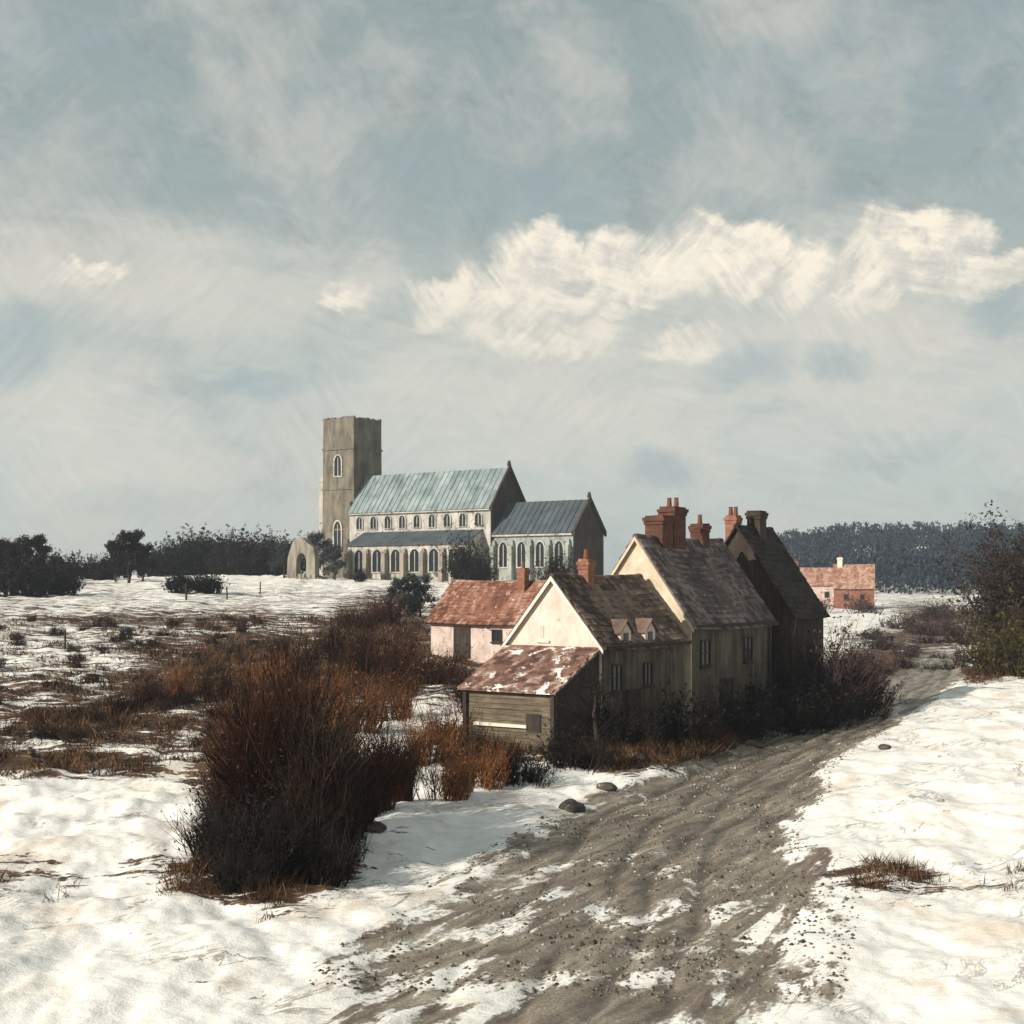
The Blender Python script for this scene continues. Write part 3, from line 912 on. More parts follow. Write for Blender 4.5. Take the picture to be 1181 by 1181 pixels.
# ------------------------------------------------------------------ church
def lancet(mb_frame, mb_glass, x, z0, w, h, yf):
    """Pointed window on a wall facing -y at y = yf: stone surround and dark glass."""
    n = 7
    arc = []
    for i in range(n):
        t = i / (n - 1)
        arc.append((x - w / 2 + w / 2 * (1 - math.cos(t * math.pi / 2)), z0 + h * .68 + h * .32 * math.sin(t * math.pi / 2)))
    prof = [(x - w / 2, z0)] + arc + [(2 * x - a, b) for a, b in arc[::-1][1:]] + [(x + w / 2, z0)]
    k = len(prof)
    mb_glass.add([(a, yf - .03, b) for a, b in prof], [tuple(range(k))])
    cx, cz = x, z0 + h * .5
    big = [(cx + (a - cx) * 1.34, cz + (b - cz) * 1.12) for a, b in prof]
    fs = []
    vs = [(a, yf - .16, b) for a, b in prof] + [(a, yf - .16, b) for a, b in big] + [(a, yf + .05, b) for a, b in big] + [(a, yf + .02, b) for a, b in prof]
    for i in range(k):
        j = (i + 1) % k
        fs += [(i, j, k + j, k + i), (k + i, k + j, 2 * k + j, 2 * k + i), (3 * k + i, 3 * k + j, j, i)]
    mb_frame.add(vs, fs)
    mb_frame.box((x, yf - .06, z0 + h * .45), (.12, .1, h * .9))


def church():
    x0 = (408 - 590.5) * 205 / F
    zb = 7.3
    # local origin: the tower's corner nearest the viewer; +x along the nave (right and nearer), +y away from the long wall
    r = empty('church', (x0, 205, zb), -A, 'large flint church with square tower and grey lead roofs on the rise', 'church')
    T, H = 6.3, 23.2
    tw = MB()
    tw.box((-T / 2, T / 2, H / 2 - 1), (T, T, H + 2), taper=.965)
    for z in (7.5, 13.5, 19.4):
        tw.box((-T / 2, T / 2, z), (T * .995 + .12, T * .995 + .12, .28))
    t_ = tw.build('tower', M['tower_stone'], r)
    pr = MB()
    e = T * .965 / 2
    ctr = (-T / 2, T / 2)
    for s in (-1, 1):
        pr.box((ctr[0], ctr[1] + s * (e - .18), H + .3), (2 * e, .36, .62))
        pr.box((ctr[0] + s * (e - .18), ctr[1], H + .303), (.36, 2 * e - .73, .62))
        for i in range(5):
            q = -e + .45 + i * (2 * e - .9) / 4
            pr.box((ctr[0] + q, ctr[1] + s * (e - .18), H + .72 - .12 * random.random()), (1.0, .32, .34), jit=.06)
            if 0 < i < 4: pr.box((ctr[0] + s * (e - .18), ctr[1] + q, H + .72 - .12 * random.random()), (.32, 1.0, .34), jit=.06)
    pr.build('parapet', M['tower_stone'], t_)
    f, g = MB(), MB()
    lancet(f, g, -T / 2, 15.4, 1.3, 3.0, .10)
    w = f.build('bell_opening', M['pale_stone'], t_)
    g.build('pane', M['glass'], w)
    f, g = MB(), MB()
    lancet(f, g, -T / 2, 4.5, 1.4, 4.2, .04)
    w = f.build('window', M['pale_stone'], t_)
    g.build('pane', M['glass'], w)
    for cx, hgt in ((-T - .35, 14.6),):                          # stair turret at the outer corner
        b = MB()
        b.tube([(cx, 1.0, -1), (cx, 1.0, hgt), (cx, 1.0, hgt + .2), (cx, 1.0, hgt + 1.9)], [1.0, .95, 1.05, .15], 8)
        b.build('stair_turret', M['pale_stone'], t_)
    bt = MB()
    for z, dd in ((6.0, 1.3), (11.5, .8)):
        bt.box((-.55, -dd / 2 + .1, z / 2 - .5), (.9, dd, z + 1))
    for z, dd in ((13.2, 1.0), (8.6, 1.9), (4.6, 2.8)):
        bt.box((-T - dd / 2 + .1, 2.6 + dd * .01, z / 2 - .5), (dd, 1.3 + dd * .03, z + 1))
    bt.build('buttress', M['tower_stone'], t_)
    # nave
    W, L, ze, rise = 8.0, 25.6, 10.0, 5.3
    y0 = -.9

    def span(Wd, Ln, ze_, rise_, xs, yc, wallm, roofm, name):
        hw = Wd / 2
        mb = MB()
        poly = [(yc - hw, -2), (yc + hw, -2), (yc + hw, ze_), (yc, ze_ + rise_), (yc - hw, ze_)]
        n = 5
        vs = [(xs, a, b) for a, b in poly] + [(xs + Ln, a, b) for a, b in poly]
        mb.add(vs, [tuple(range(n))[::-1], tuple(range(n, 2 * n))] + [(i, (i + 1) % n, n + (i + 1) % n, n + i) for i in range(n)])
        nd = mb.build(name, wallm, r)
        rm = seamed_slopes(Wd, Ln, ze_, rise_)
        rm2 = MB().add([(xs + y, yc - x, z) for x, y, z in rm.v], rm.f)
        rm2.build('roof', roofm, nd)
        MB().add([(xs + Ln + .004, a, b) for a, b in poly] + [(xs + Ln + .12, a, b) for a, b in poly], [tuple(range(n))[::-1], tuple(range(n, 2 * n))] + [(i, (i + 1) % n, n + (i + 1) % n, n + i) for i in range(n)]).build('gable_shade_skin', M['shaded_flint'], nd)  # skin over the end wall, painted darker to deepen the gable's shade
        # coped gable at the east end
        cp = MB()
        for s in (-1, 1):
            a, b = (yc, ze_ + rise_ + .55), (yc + s * (hw + .25), ze_ + .15)
            vs = [(xs + Ln + .125, a[0], a[1]), (xs + Ln + .125, b[0], b[1]), (xs + Ln + .125, b[0], b[1] - .7), (xs + Ln + .125, a[0], a[1] - .75),
                  (xs + Ln + .45, a[0], a[1]), (xs + Ln + .45, b[0], b[1]), (xs + Ln + .45, b[0], b[1] - .7), (xs + Ln + .45, a[0], a[1] - .75)]
            cp.add(vs, [(0, 1, 2, 3), (7, 6, 5, 4), (0, 4, 5, 1), (1, 5, 6, 2), (2, 6, 7, 3), (3, 7, 4, 0)])
        cp.box((xs + Ln + .17, yc, ze_ + rise_ + .75), (.5, .4, .7), taper=.5)
        cp.build('gable_coping', M['dark_wall'], nd)
        MB().box((xs + Ln / 2, yc - hw - .2, ze_ - .35), (Ln - .1, .3, .35)).build('cornice', M['pale_stone'], nd)
        return nd
    nave = span(W, L, ze, rise, 0.0, y0 + W / 2, M['pale_stone'], M['lead'], 'nave')
    for i in range(9):                                          # clerestory
        f, g = MB(), MB()
        lancet(f, g, 2.0 + i * 2.7, 7.4, 1.05, 1.75, y0)
        w = f.build('clerestory_window', M['pale_stone'], nave)
        g.build('pane', M['glass'], w)
    f, g = MB(), MB()
    # aisle: lean-to along the nave
    ax0, ax1, dep = 3.0, 24.2, 3.6
    mb = MB()
    poly = [(y0 - .02, -2), (y0 - .02, 6.7), (y0 - dep, 5.0), (y0 - dep, -2)]
    vs = [(ax0, a, b) for a, b in poly] + [(ax1, a, b) for a, b in poly]
    mb.add(vs, [(0, 1, 2, 3), (7, 6, 5, 4), (0, 4, 5, 1), (1, 5, 6, 2), (2, 6, 7, 3), (3, 7, 4, 0)])
    ai = mb.build('aisle', M['chalk_stone'], r)
    rf = MB()
    k = 22
    for i in range(k):
        a0, a1 = ax0 - .15 + i * (ax1 - ax0 + .3) / k, ax0 - .15 + (i + 1) * (ax1 - ax0 + .3) / k
        h = random.uniform(-.02, .02)
        pp = [(y0 - .03, 6.92 + h), (y0 - dep - .35, 5.02 + h)]
        vs = [(a0, pp[0][0], pp[0][1]), (a1, pp[0][0], pp[0][1]), (a1, pp[1][0], pp[1][1]), (a0, pp[1][0], pp[1][1])]
        vs += [(a, b, c - .14) for a, b, c in vs]
        rf.add(vs, [(3, 2, 1, 0), (4, 5, 6, 7), (0, 1, 5, 4), (1, 2, 6, 5), (2, 3, 7, 6), (3, 0, 4, 7)])
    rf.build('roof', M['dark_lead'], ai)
    for i in range(6):
        f, g = MB(), MB()
        lancet(f, g, ax0 + 2.2 + i * 3.4, 1.2, 1.7, 3.1, y0 - dep)
        w = f.build('aisle_window', M['pale_stone'], ai)
        g.build('pane', M['glass'], w)
    for i in range(7):
        xx = ax0 + .5 + i * 3.4
        MB().box((xx, y0 - dep - .45, 1.0), (.7, .9, 5.6)).box((xx, y0 - dep - .25, 3.9), (.68, .5, .9), taper=.6).build('buttress', M['stone'], ai)
    # chancel
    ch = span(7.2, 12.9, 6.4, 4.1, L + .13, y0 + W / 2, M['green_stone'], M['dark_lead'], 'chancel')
    yc = y0 + W / 2 - 3.6
    for i in range(4):
        f, g = MB(), MB()
        lancet(f, g, L + 1.9 + i * 3.0, 1.8, 1.3, 3.3, yc)
        w = f.build('chancel_window', M['pale_stone'], ch)
        g.build('pane', M['glass'], w)
    for i in range(5):
        xx = L + .45 + i * 3.0
        MB().box((xx, yc - .4, 1.5), (.6, .8, 6.2)).box((xx, yc - .22, 4.95), (.58, .45, .8), taper=.6).build('buttress', M['green_stone'], ch)
    # east window
    return r


church()


# ------------------------------------------------------------------ far farm with orange roofs
def far_house(px, d, zb, W, L, ze, rise, wallm, roofm, label, rz, chim, chm):
    x = (px - 590.5) * d / F
    r = empty('farmhouse', (x, d, zb), rz, label, 'farmhouse', 'farm buildings below the wooded hill')
    house_body(W, L, ze, rise, -2).build('wall', wallm, r)
    rf = tiled_slopes(W, L - .05, ze, rise, th=.5, tw=.45).build('roof', roofm, r)
    chimney(rf, 0, chim, ze + rise - .5, ze + rise + 1.2, .9, .9, chm, 1)
    for yy in (L * .3, L * .7):
        w = MB().box((W / 2 + .02, yy, ze * .55), (.1, .9, 1.1)).build('window', M['board'], r)
        MB().box((W / 2 + .08, yy, ze * .55), (.04, .7, .9)).build('pane', M['glass'], w)
    return r


RZ = -(math.pi / 2 + R(14))
far_house(912, 262, 2.5, 6.5, 9.5, 4.2, 3.0, M['barn_wall'], M['orange_tile'], 'tan walled farmhouse with orange roof nearest the dark cottage', RZ, .9, M['orange_brick'])
far_house(962, 254, 2.3, 6.4, 7.0, 3.9, 4.0, M['orange_brick'], M['orange_tile'], 'orange brick farmhouse with tall chimney below the wooded hill', RZ, 1.0, M['cream_board'])


# ------------------------------------------------------------------ plants
def grow(mb, p, d, length, r, depth, spread=0.55, up=0.15, kids=(3, 5), n=4, leaf=None, ends=None):
    segs = 3
    pts, rads = [Vector(p)], [r]
    cur, dd = Vector(p), Vector(d).normalized()
    for i in range(segs):
        dd = (dd + Vector((random.gauss(0, .13), random.gauss(0, .13), random.gauss(0, .10) + up * .3))).normalized()
        cur = cur + dd * length / segs
        pts.append(cur.copy())
        rads.append(r * (1 - .65 * (i + 1) / segs))
    mb.tube(pts, rads, n)
    if ends is not None and depth <= 1: ends += [pts[-1], pts[-2]]
    if depth <= 0: return
    for k in range(random.randint(*kids)):
        t = random.uniform(.35, 1.0)
        i = min(int(t * segs), segs - 1)
        base = pts[i].lerp(pts[i + 1], t * segs - i)
        side = Vector((random.gauss(0, 1), random.gauss(0, 1), random.gauss(0, .6)))
        nd = (dd * (1 - spread) + side.normalized() * spread + Vector((0, 0, up))).normalized()
        grow(mb, base, nd, length * random.uniform(.5, .75), r * .5, depth - 1, spread, up, kids, 3, leaf, ends)


def leaf_quads(mb, centers, size, count, spread):
    for _ in range(count):
        c = Vector(random.choice(centers)) + Vector((random.gauss(0, spread), random.gauss(0, spread), random.gauss(0, spread * .8)))
        a = Vector((random.gauss(0, 1), random.gauss(0, 1), random.gauss(0, 1))).normalized()
        b = a.cross(Vector((random.gauss(0, 1), random.gauss(0, 1), random.gauss(0, 1)))).normalized()
        s = size * random.uniform(.5, 1.3)
        mb.add([c - a * s, c + b * s * .45, c + a * s, c - b * s * .45], [(0, 1, 2, 3)])


def make_tree(name, h, crown_m, label, cat='tree', group=None, leafs=900, lsize=.16, lean=0.0, spread=.55, kids=(3, 5), depth=3, r0=None, crown_from=.25, minr=0.012, lspread=.03):
    root = empty(name, (0, 0, 0), 0, label, cat, group)
    tr, cr = MB(), MB()
    r0 = r0 or h * .03
    pts, rads = [], []
    for i in range(7):
        t = i / 6
        pts.append((lean * t * h + random.gauss(0, .012) * h, random.gauss(0, .012) * h, t * h * .72 - (.5 if i == 0 else 0)))
        rads.append(r0 * (1.35 if i == 0 else 1 - .75 * t))
    tr.tube(pts, rads, 8)
    tr.build('trunk', M['bark'], root, smooth=True)
    ends = []
    for k in range(11):
        t = crown_from + (1 - crown_from) * (k / 10)
        i = min(int(t * 6), 5)
        b = Vector(pts[i]).lerp(Vector(pts[i + 1]), t * 6 - i)
        az = k * 2.4 + random.random()
        d = Vector((math.cos(az), math.sin(az), random.uniform(.35, .9) + t * .8))
        grow(cr, b, d, h * random.uniform(.26, .38) * (1.15 - .4 * t), max(r0 * .38 * (1 - .5 * t), minr), depth - 1, spread, .14, kids, 4, ends=ends)
    if leafs: leaf_quads(cr, ends, lsize, leafs, h * lspread)
    cr.build('crown', crown_m, root)
    return root


def make_shrub(name, h, w, mat, label, cat='shrub', group=None, stems=60, leafs=500, lsize=.07, thick=.02, vertical=.6, depth=1, kids=(3, 5)):
    root = empty(name, (0, 0, 0), 0, label, cat, group)
    mb = MB()
    ends = []
    clumps = [(random.uniform(0, 6.28), w / 2 * math.sqrt(random.random()), random.uniform(.55, 1.12)) for _ in range(7)]
    for k in range(stems):
        ca, cr_, ch = clumps[k % 7]
        p = Vector((cr_ * math.cos(ca) * .75 + random.gauss(0, w * .10), cr_ * math.sin(ca) * .75 + random.gauss(0, w * .10), -.25))
        a, rr = math.atan2(p.y, p.x), min(math.hypot(p.x, p.y), w / 2)
        tilt = (1 - vertical) * rr / w * 2.4
        d = Vector((math.cos(a) * tilt + random.gauss(0, .10), math.sin(a) * tilt + random.gauss(0, .10), 1))
        hh = h * random.uniform(.5, 1.05) * ch * (1 - .25 * (rr / (w / 2)) ** 2)
        grow(mb, p, d, hh, thick * random.uniform(.6, 1.5) * (2.4 if k % 19 == 0 else 1), depth, .42, .2, kids, 3, ends=ends)
        for q in range(2): ends.append(p + d.normalized() * hh * random.uniform(.12, .7))
    mb.build('stems', mat, root)
    if leafs:
        lf = MB()
        leaf_quads(lf, ends, lsize, leafs, h * .03)
        lf.build('foliage', mat, root)
    return root


def place(o, px, d, scale=1.0, rz=None, label=None, group=None, dz=0.0, sz=None, sx=None):
    x = (px - 590.5) * d / F
    o.location = (x, d, gz(x, d) + dz)
    o.rotation_euler = (0, 0, random.uniform(0, 6.28) if rz is None else rz)
    o.scale = (sx or scale, sx or scale, sz or scale)
    if label: o['label'] = label
    if group: o['group'] = group
    return o


def series(proto, spots):
    """spots: (px, distance, scale, label)."""
    for i, (px, d, s, lb) in enumerate(spots):
        place(proto if i == 0 else copy_tree(proto), px, d, s, label=lb)


# the big russet thicket in front: narrow upright clumps growing into one another
th = make_shrub('thicket', 4.2, 1.55, M['twig_russet'], 'x', 'thicket', 'upright thickets in the foreground', stems=230, leafs=1300, lsize=.06, thick=.03, vertical=.97, depth=1, kids=(2, 5))
series(th, [(318, 35.5, 1.0, 'tallest rust brown thicket in the middle of the foreground clump'),
            (288, 36.5, .84, 'rust brown thicket on the left flank of the tallest one'),
            (338, 37.5, 1.04, 'rust brown thicket close behind the tallest one'),
            (300, 39.5, .82, 'rust brown thicket peeping out behind the left flank'),
            (462, 43.5, .5, 'lowest rust brown thicket just right of the snow patch'),
            (438, 41.0, .62, 'short rust brown thicket between the black one and the snow patch')])
tk = make_shrub('thicket', 4.2, 1.6, M['twig_black_brown'], 'x', 'thicket', 'upright thickets in the foreground', stems=230, leafs=1300, lsize=.06, thick=.03, vertical=.96, depth=1, kids=(2, 5))
series(tk, [(372, 35.0, .95, 'tall black brown thicket on the right flank of the rust brown ones'),
            (398, 37.0, .62, 'black brown thicket facing the snow patch'),
            (250, 37.5, .42, 'low black brown thicket at the left end of the foreground clump'),
            (424, 38.5, .34, 'low black brown thicket right of the tall one, above the snow bank'),
            (352, 34.0, .62, 'low black brown thicket standing in front of the tall one')])
dk = make_shrub('bramble', 2.0, 2.2, M['twig_dark'], 'x', 'bramble', 'dark brambles in the foreground', stems=170, leafs=1100, lsize=.07, thick=.022, vertical=.5, kids=(3, 5))
series(dk, [(312, 33.0, .85, 'black bramble in front of the rust brown thickets'),
            (266, 33.0, .8, 'black bramble sprawling left over the smooth snow'),
            (364, 32.8, .7, 'black bramble in front of the low black brown thicket'),
            (248, 34.5, .62, 'black bramble behind the one sprawling over the snow'),
            (392, 34.5, .6, 'small black bramble at the edge of the snow bank below the thicket'),
            (285, 31.6, .5, 'smallest black bramble, foremost on the snow')])

# orange and ochre bushes of the middle distance
ob = make_shrub('bush', 1.9, 2.0, M['twig_orange'], 'x', 'bush', 'orange brown bushes on the bank', stems=120, leafs=900, lsize=.06, thick=.016, vertical=.6)
series(ob, [(505, 44, .85, 'orange bush beside the snow patch, left of the shed'),
            (548, 47, .8, 'orange bush at the lower corner of the shed'),
            (462, 63, 1.05, 'orange bush above the snow patch below the barn'),
            (408, 58, 1.3, 'orange bush behind the short russet thicket'),
            (362, 66, 1.1, 'orange bush on the field edge behind the tallest thicket'),
            (298, 74, 1.1, 'ochre bush on the hedge line midway across the snowfield'),
            (208, 72, .9, 'ochre bush at the left end of the hedge line'),
            (530, 45, .65, 'orange bush in front of the other two left of the shed'),
            (485, 52, .9, 'orange bush on the snow edge below the barn'),
            (520, 56, .9, 'orange bush against the left side of the shed')])
rb = make_shrub('hedge_bush', 2.0, 2.6, M['twig_russet'], 'x', 'bush', 'brown hedge bushes across the field', stems=130, leafs=1100, lsize=.07, thick=.018, vertical=.5)
series(rb, [(145, 66, 0.6, 'brown hedge bush farthest left in the field'),
            (180, 68, 0.75, 'brown hedge bush just right of the farthest left one'),
            (245, 70, 0.7, 'brown hedge bush between the two ochre bushes'),
            (335, 80, 1.0, 'brown hedge bush just beyond the right ochre bush'),
            (395, 86, 1.25, 'brown hedge bush on the slope below the churchyard trees'),
            (435, 80, 1.4, 'brown hedge bush at the corner left of the barn'),
            (500, 78, .9, 'brown hedge bush under the barn door'),
            (545, 66, .9, 'brown hedge bush between the barn and the shed roof'),
            (412, 108, 1.1, 'brown hedge bush high on the slope under the church aisle'),
            (448, 112, 1.2, 'brown hedge bush beneath the slate grey trees by the barn'),
            (470, 74, 1.1, 'brown hedge bush in front of the barn wall'),
            (575, 49, .65, 'brown hedge bush under the boarded shed wall')])
db = make_shrub('bush', 1.8, 2.2, M['twig_dark'], 'x', 'bush', 'dark bushes along the cottages', stems=120, leafs=1200, lsize=.08, thick=.018, vertical=.45)
series(db, [(600, 47.5, .75, 'dark bush in the snow below the shed'),
            (660, 50.5, .95, 'dark bush at the right corner of the shed'),
            (718, 55.5, 1.1, 'dark bush under the window of the low cottage'),
            (778, 58.5, 1.4, 'large dark bush where the two lit cottages meet'),
            (846, 63.0, 1.25, 'dark bush beside the door of the tall cottage'),
            (893, 66.0, 1.4, 'dark bush at the far corner of the tall cottage'),
            (925, 68.0, 1.7, 'dark bush below the black roofed cottage')])
pb = make_shrub('bush', 3.4, 3.4, M['twig_purple'], 'x', 'bush', 'maroon bushes beyond the cottages', stems=170, leafs=1600, lsize=.1, thick=.024, vertical=.5)
series(pb, [(950, 71, 1.25, 'maroon bush touching the wall of the black roofed cottage'),
            (980, 73, 1.0, 'maroon bush at the roadside end of the row'),
            (1000, 92, .5, 'small maroon bush across the snow from the roadside end')])
tr = make_tree('bare_tree', 3.6, M['twig_dark'], 'black bare sapling in front of the right end of the shed', leafs=250, lsize=.06, depth=3, r0=.13)
place(tr, 686, 52.5, 1.0)

# churchyard trees
def ruin():
    """A broken stone arch, all that is left of a gateway, left of the tower."""
    r = empty('stone_ruin', (0, 0, 0), 0, 'small ruined stone archway at the left foot of the church tower', 'ruin')
    rr = random.Random(4)
    n = 14
    inn = [(-.75, -1.0), (-.75, 2.4)] + [(-.75 + .75 * (1 - math.cos(k / 4 * math.pi / 2)), 2.4 + 1.2 * math.sin(k / 4 * math.pi / 2)) for k in range(1, 5)]
    inn += [(-a_, b_) for a_, b_ in inn[::-1][1:]]
    out = []
    for i, (a_, b_) in enumerate(inn):
        t_ = i / (len(inn) - 1)
        ang = math.pi * (1 - t_)
        out.append((1.75 * math.cos(ang) * (1.15 if 0 < t_ < 1 else 1.25) + rr.uniform(-.15, .15), -1.0 if i in (0, len(inn) - 1) else 1.4 + 4.3 * math.sin(ang) ** .8 + rr.uniform(-.3, .3)))
    mb = MB()
    k = len(inn)
    for y0, y1 in ((-.7, .7),):
        vs = [(a_, y0, b_) for a_, b_ in inn] + [(a_, y0, b_) for a_, b_ in out] + [(a_, y1, b_) for a_, b_ in inn] + [(a_, y1, b_) for a_, b_ in out]
        fs = []
        for i in range(k - 1):
            fs += [(i, i + 1, k + i + 1, k + i), (2 * k + i + 1, 2 * k + i, 3 * k + i, 3 * k + i + 1), (k + i, k + i + 1, 3 * k + i + 1, 3 * k + i), (i + 1, i, 2 * k + i, 2 * k + i + 1)]
        mb.add(vs, fs)
    mb.build('arch', M['stone'], r)
    st = MB()
    for q in range(16):
        st.box((rr.uniform(-2.6, 2.6), rr.uniform(-1.4, .9), rr.uniform(-.1, .35)), (rr.uniform(.4, .9), rr.uniform(.4, .8), rr.uniform(.4, .9)), rr.uniform(0, 3), .8, .08)
    st.build('fallen_stones', M['stone'], r)
    return place(r, 350, 193, 1.0, rz=-.3)


ruin()
ct = make_tree('bare_tree', 7.4, M['twig_slate'], 'x', group='slate grey churchyard trees', leafs=6500, lsize=.18, depth=3, crown_from=.04, kids=(4, 5))
series(ct, [(386, 190, .6, 'slate grey tree against the base of the church tower'), (328, 200, .6, 'slate grey tree left of the ruined archway'), (366, 197, .8, 'slate grey tree between the ruined archway and the tower'),
            (462, 118, .42, 'slate grey tree on the slope left of the barn'), (484, 120, .46, 'slate grey tree directly above the barn roof end')])

cs = make_shrub('bush', 4.6, 3.2, M['leaf_dark'], 'x', 'bush', 'dark bushes against the church walls', stems=110, leafs=3000, lsize=.16, thick=.035, vertical=.6)
series(cs, [(532, 176, 1.15, 'tallest dark bush at the corner between church aisle and chancel'), (556, 172, .8, 'dark bush at the foot of the chancel wall'), (416, 184, .38, 'small dark bush below the aisle near the tower'),
            (640, 160, .8, 'dark bush under the chancel behind the pinkish gable'), (478, 126, .42, 'dark bush on the slope above the barn roof end')])

# treeline and field trees on the left skyline
sk = make_tree('bare_tree', 7.0, M['twig_dark'], 'x', group='dark trees on the left skyline', leafs=6500, lsize=.2, depth=3, crown_from=.02, kids=(4, 5))
series(sk, [(148, 176, .92, 'tallest dark tree standing alone on the snowy skyline'), (134, 182, .7, 'dark tree leaning into the left of the tallest skyline tree'),
            (164, 180, .66, 'dark tree tucked against the right of the tallest skyline tree'), (38, 172, .85, 'rightmost dark tree of the clump at the left edge'),
            (16, 168, .7, 'middle dark tree of the clump at the left edge'), (-4, 165, .8, 'dark tree cut by the left edge'),
            (66, 190, .5, 'low dark tree just right of the left edge clump')])
ln = make_shrub('skyline_tree', 5.4, 6.4, M['leaf_dark'], 'x', 'tree', 'low treeline behind the snowfield', stems=190, leafs=10000, lsize=.24, thick=.05, vertical=.55)
words = ['first', 'second', 'third', 'fourth', 'fifth', 'sixth', 'seventh', 'eighth', 'ninth', 'tenth', 'eleventh']
series(ln, [(192 + 15.2 * i, 226 + (i * 37) % 13, .92 + .06 * ((i * 5) % 4), w + ' tree from the left in the low treeline by the church') for i, w in enumerate(words[:10])])
lh = make_shrub('skyline_tree', 3.6, 5.5, M['leaf_dark'], 'x', 'bush', 'scrub along the top of the snowfield', stems=130, leafs=5000, lsize=.2, thick=.035, vertical=.45)
series(lh, [(86, 200, .85, 'scrub bush between the edge clump and the tallest skyline tree'), (108, 200, .75, 'scrub bush touching the left foot of the tallest skyline tree'),
            (205, 150, .6, 'scrub bush alone on the snow below the treeline'), (238, 152, .65, 'scrub bush right of the lone one on the snow'),
            (10, 195, 1.0, 'scrub bush filling the skyline behind the left edge clump'), (34, 198, .95, 'scrub bush behind the rightmost tree of the left edge clump'), (60, 200, .9, 'scrub bush on the skyline just right of the left edge clump'),
            (176, 205, .9, 'scrub bush between the tallest skyline tree and the low treeline'), (120, 190, .85, 'scrub bush at the left foot of the tallest skyline tree, in front'),
            (20, 146, 1.05, 'scrub bush below the left edge clump'), (62, 150, .85, 'scrub bush on the snow right of the left edge clump')])

# right edge: tall bare tree with ivied bush under it
rt = make_tree('bare_tree', 12.5, M['twig_purple'], 'tall purplish bare tree at the right edge above the lane', leafs=2500, lsize=.11, depth=4, crown_from=.12, kids=(3, 5), minr=.10, lspread=.006)
place(rt, 1190, 113, .70)
mass = make_shrub('ivied_tree', 11.0, 5.2, M['leaf_purple'], 'tall dense purplish brown tree mass below the bare tree at the right edge', 'tree', stems=240, leafs=30000, lsize=.19, thick=.05, vertical=.75)
place(mass, 1180, 110, .84)
ivy = make_shrub('bush', 4.6, 4.6, M['leaf_olive'], 'x', 'bush', 'olive bushes beside the lane', stems=150, leafs=3200, lsize=.16, thick=.03, vertical=.55)
series(ivy, [(1160, 106, 1.0, 'big olive green bush under the tall tree at the right edge'), (1190, 102, 1.05, 'olive bush cut by the right edge')])
hb = make_shrub('bush', 1.8, 3.0, M['twig_purple'], 'x', 'bush', 'hedge bushes in the valley', stems=90, leafs=900, lsize=.12, thick=.02, vertical=.45)
series(hb, [(1062, 170, 1.2, 'purplish hedge bush in the valley left of the lane bend'), (1088, 165, 1.3, 'purplish hedge bush in the valley midway to the tall tree'),
            (1112, 150, 1.3, 'purplish hedge bush in the valley nearest the tall tree'), (1035, 185, 1.2, 'purplish hedge bush right of the orange farmhouse'),
            (1120, 122, .9, 'purplish bush at the foot of the big olive bush'),
            (1020, 140, .9, 'purplish hedge bush on the snow below the orange farmhouse'), (1045, 128, .75, 'low purplish hedge bush beside the far end of the lane'),
            (1075, 210, 1.5, 'purplish hedge bush at the foot of the wooded hill left of centre'), (1102, 215, 1.5, 'purplish hedge bush at the foot of the wooded hill toward the tall tree'),
            (1128, 190, 1.4, 'purplish hedge bush at the foot of the wooded hill behind the olive bush'), (942, 235, 1.5, 'purplish hedge bush in front of the pinkish farmhouse wall'), (996, 232, 1.6, 'purplish hedge bush at the right corner of the orange farmhouse'),
            (1013, 108, .7, 'purplish bush where the lane narrows beyond the row')])


# wooded hill: a far-off wood that reads as one mass
def far_wood():
    mb = MB()
    for _ in range(2300):
        x, y = random.uniform(72, 285), 330 + 300 * random.random() ** 1.3
        hx, hy = (x - 165) / 95, (y - 560) / 130
        if np.exp(-(abs(hx) ** 3.2 + hy * hy)) < .03: continue
        z = gz(x, y)
        h = random.uniform(5, 9.5)
        for k in range(60):
            t = random.random() ** .7
            r_ = (1 - abs(t - .45)) * 2.6
            c = Vector((x + random.gauss(0, r_ * .5), y + random.gauss(0, r_ * .5), z + h * t))
            a = Vector((random.gauss(0, .6), random.gauss(0, .6), random.gauss(0, 1) + .6)).normalized()
            b = a.cross(Vector((random.gauss(0, 1), random.gauss(0, 1), random.gauss(0, 1)))).normalized()
            s = random.uniform(.3, .85)
            mb.add([c - a * s, c + b * s * .5, c + a * s, c - b * s * .5], [(0, 1, 2, 3)])
    o = mb.build('woods', M['wood_far'])
    tag(o, 'dark blue wood covering the far hill', 'woods', kind='stuff')


far_wood()


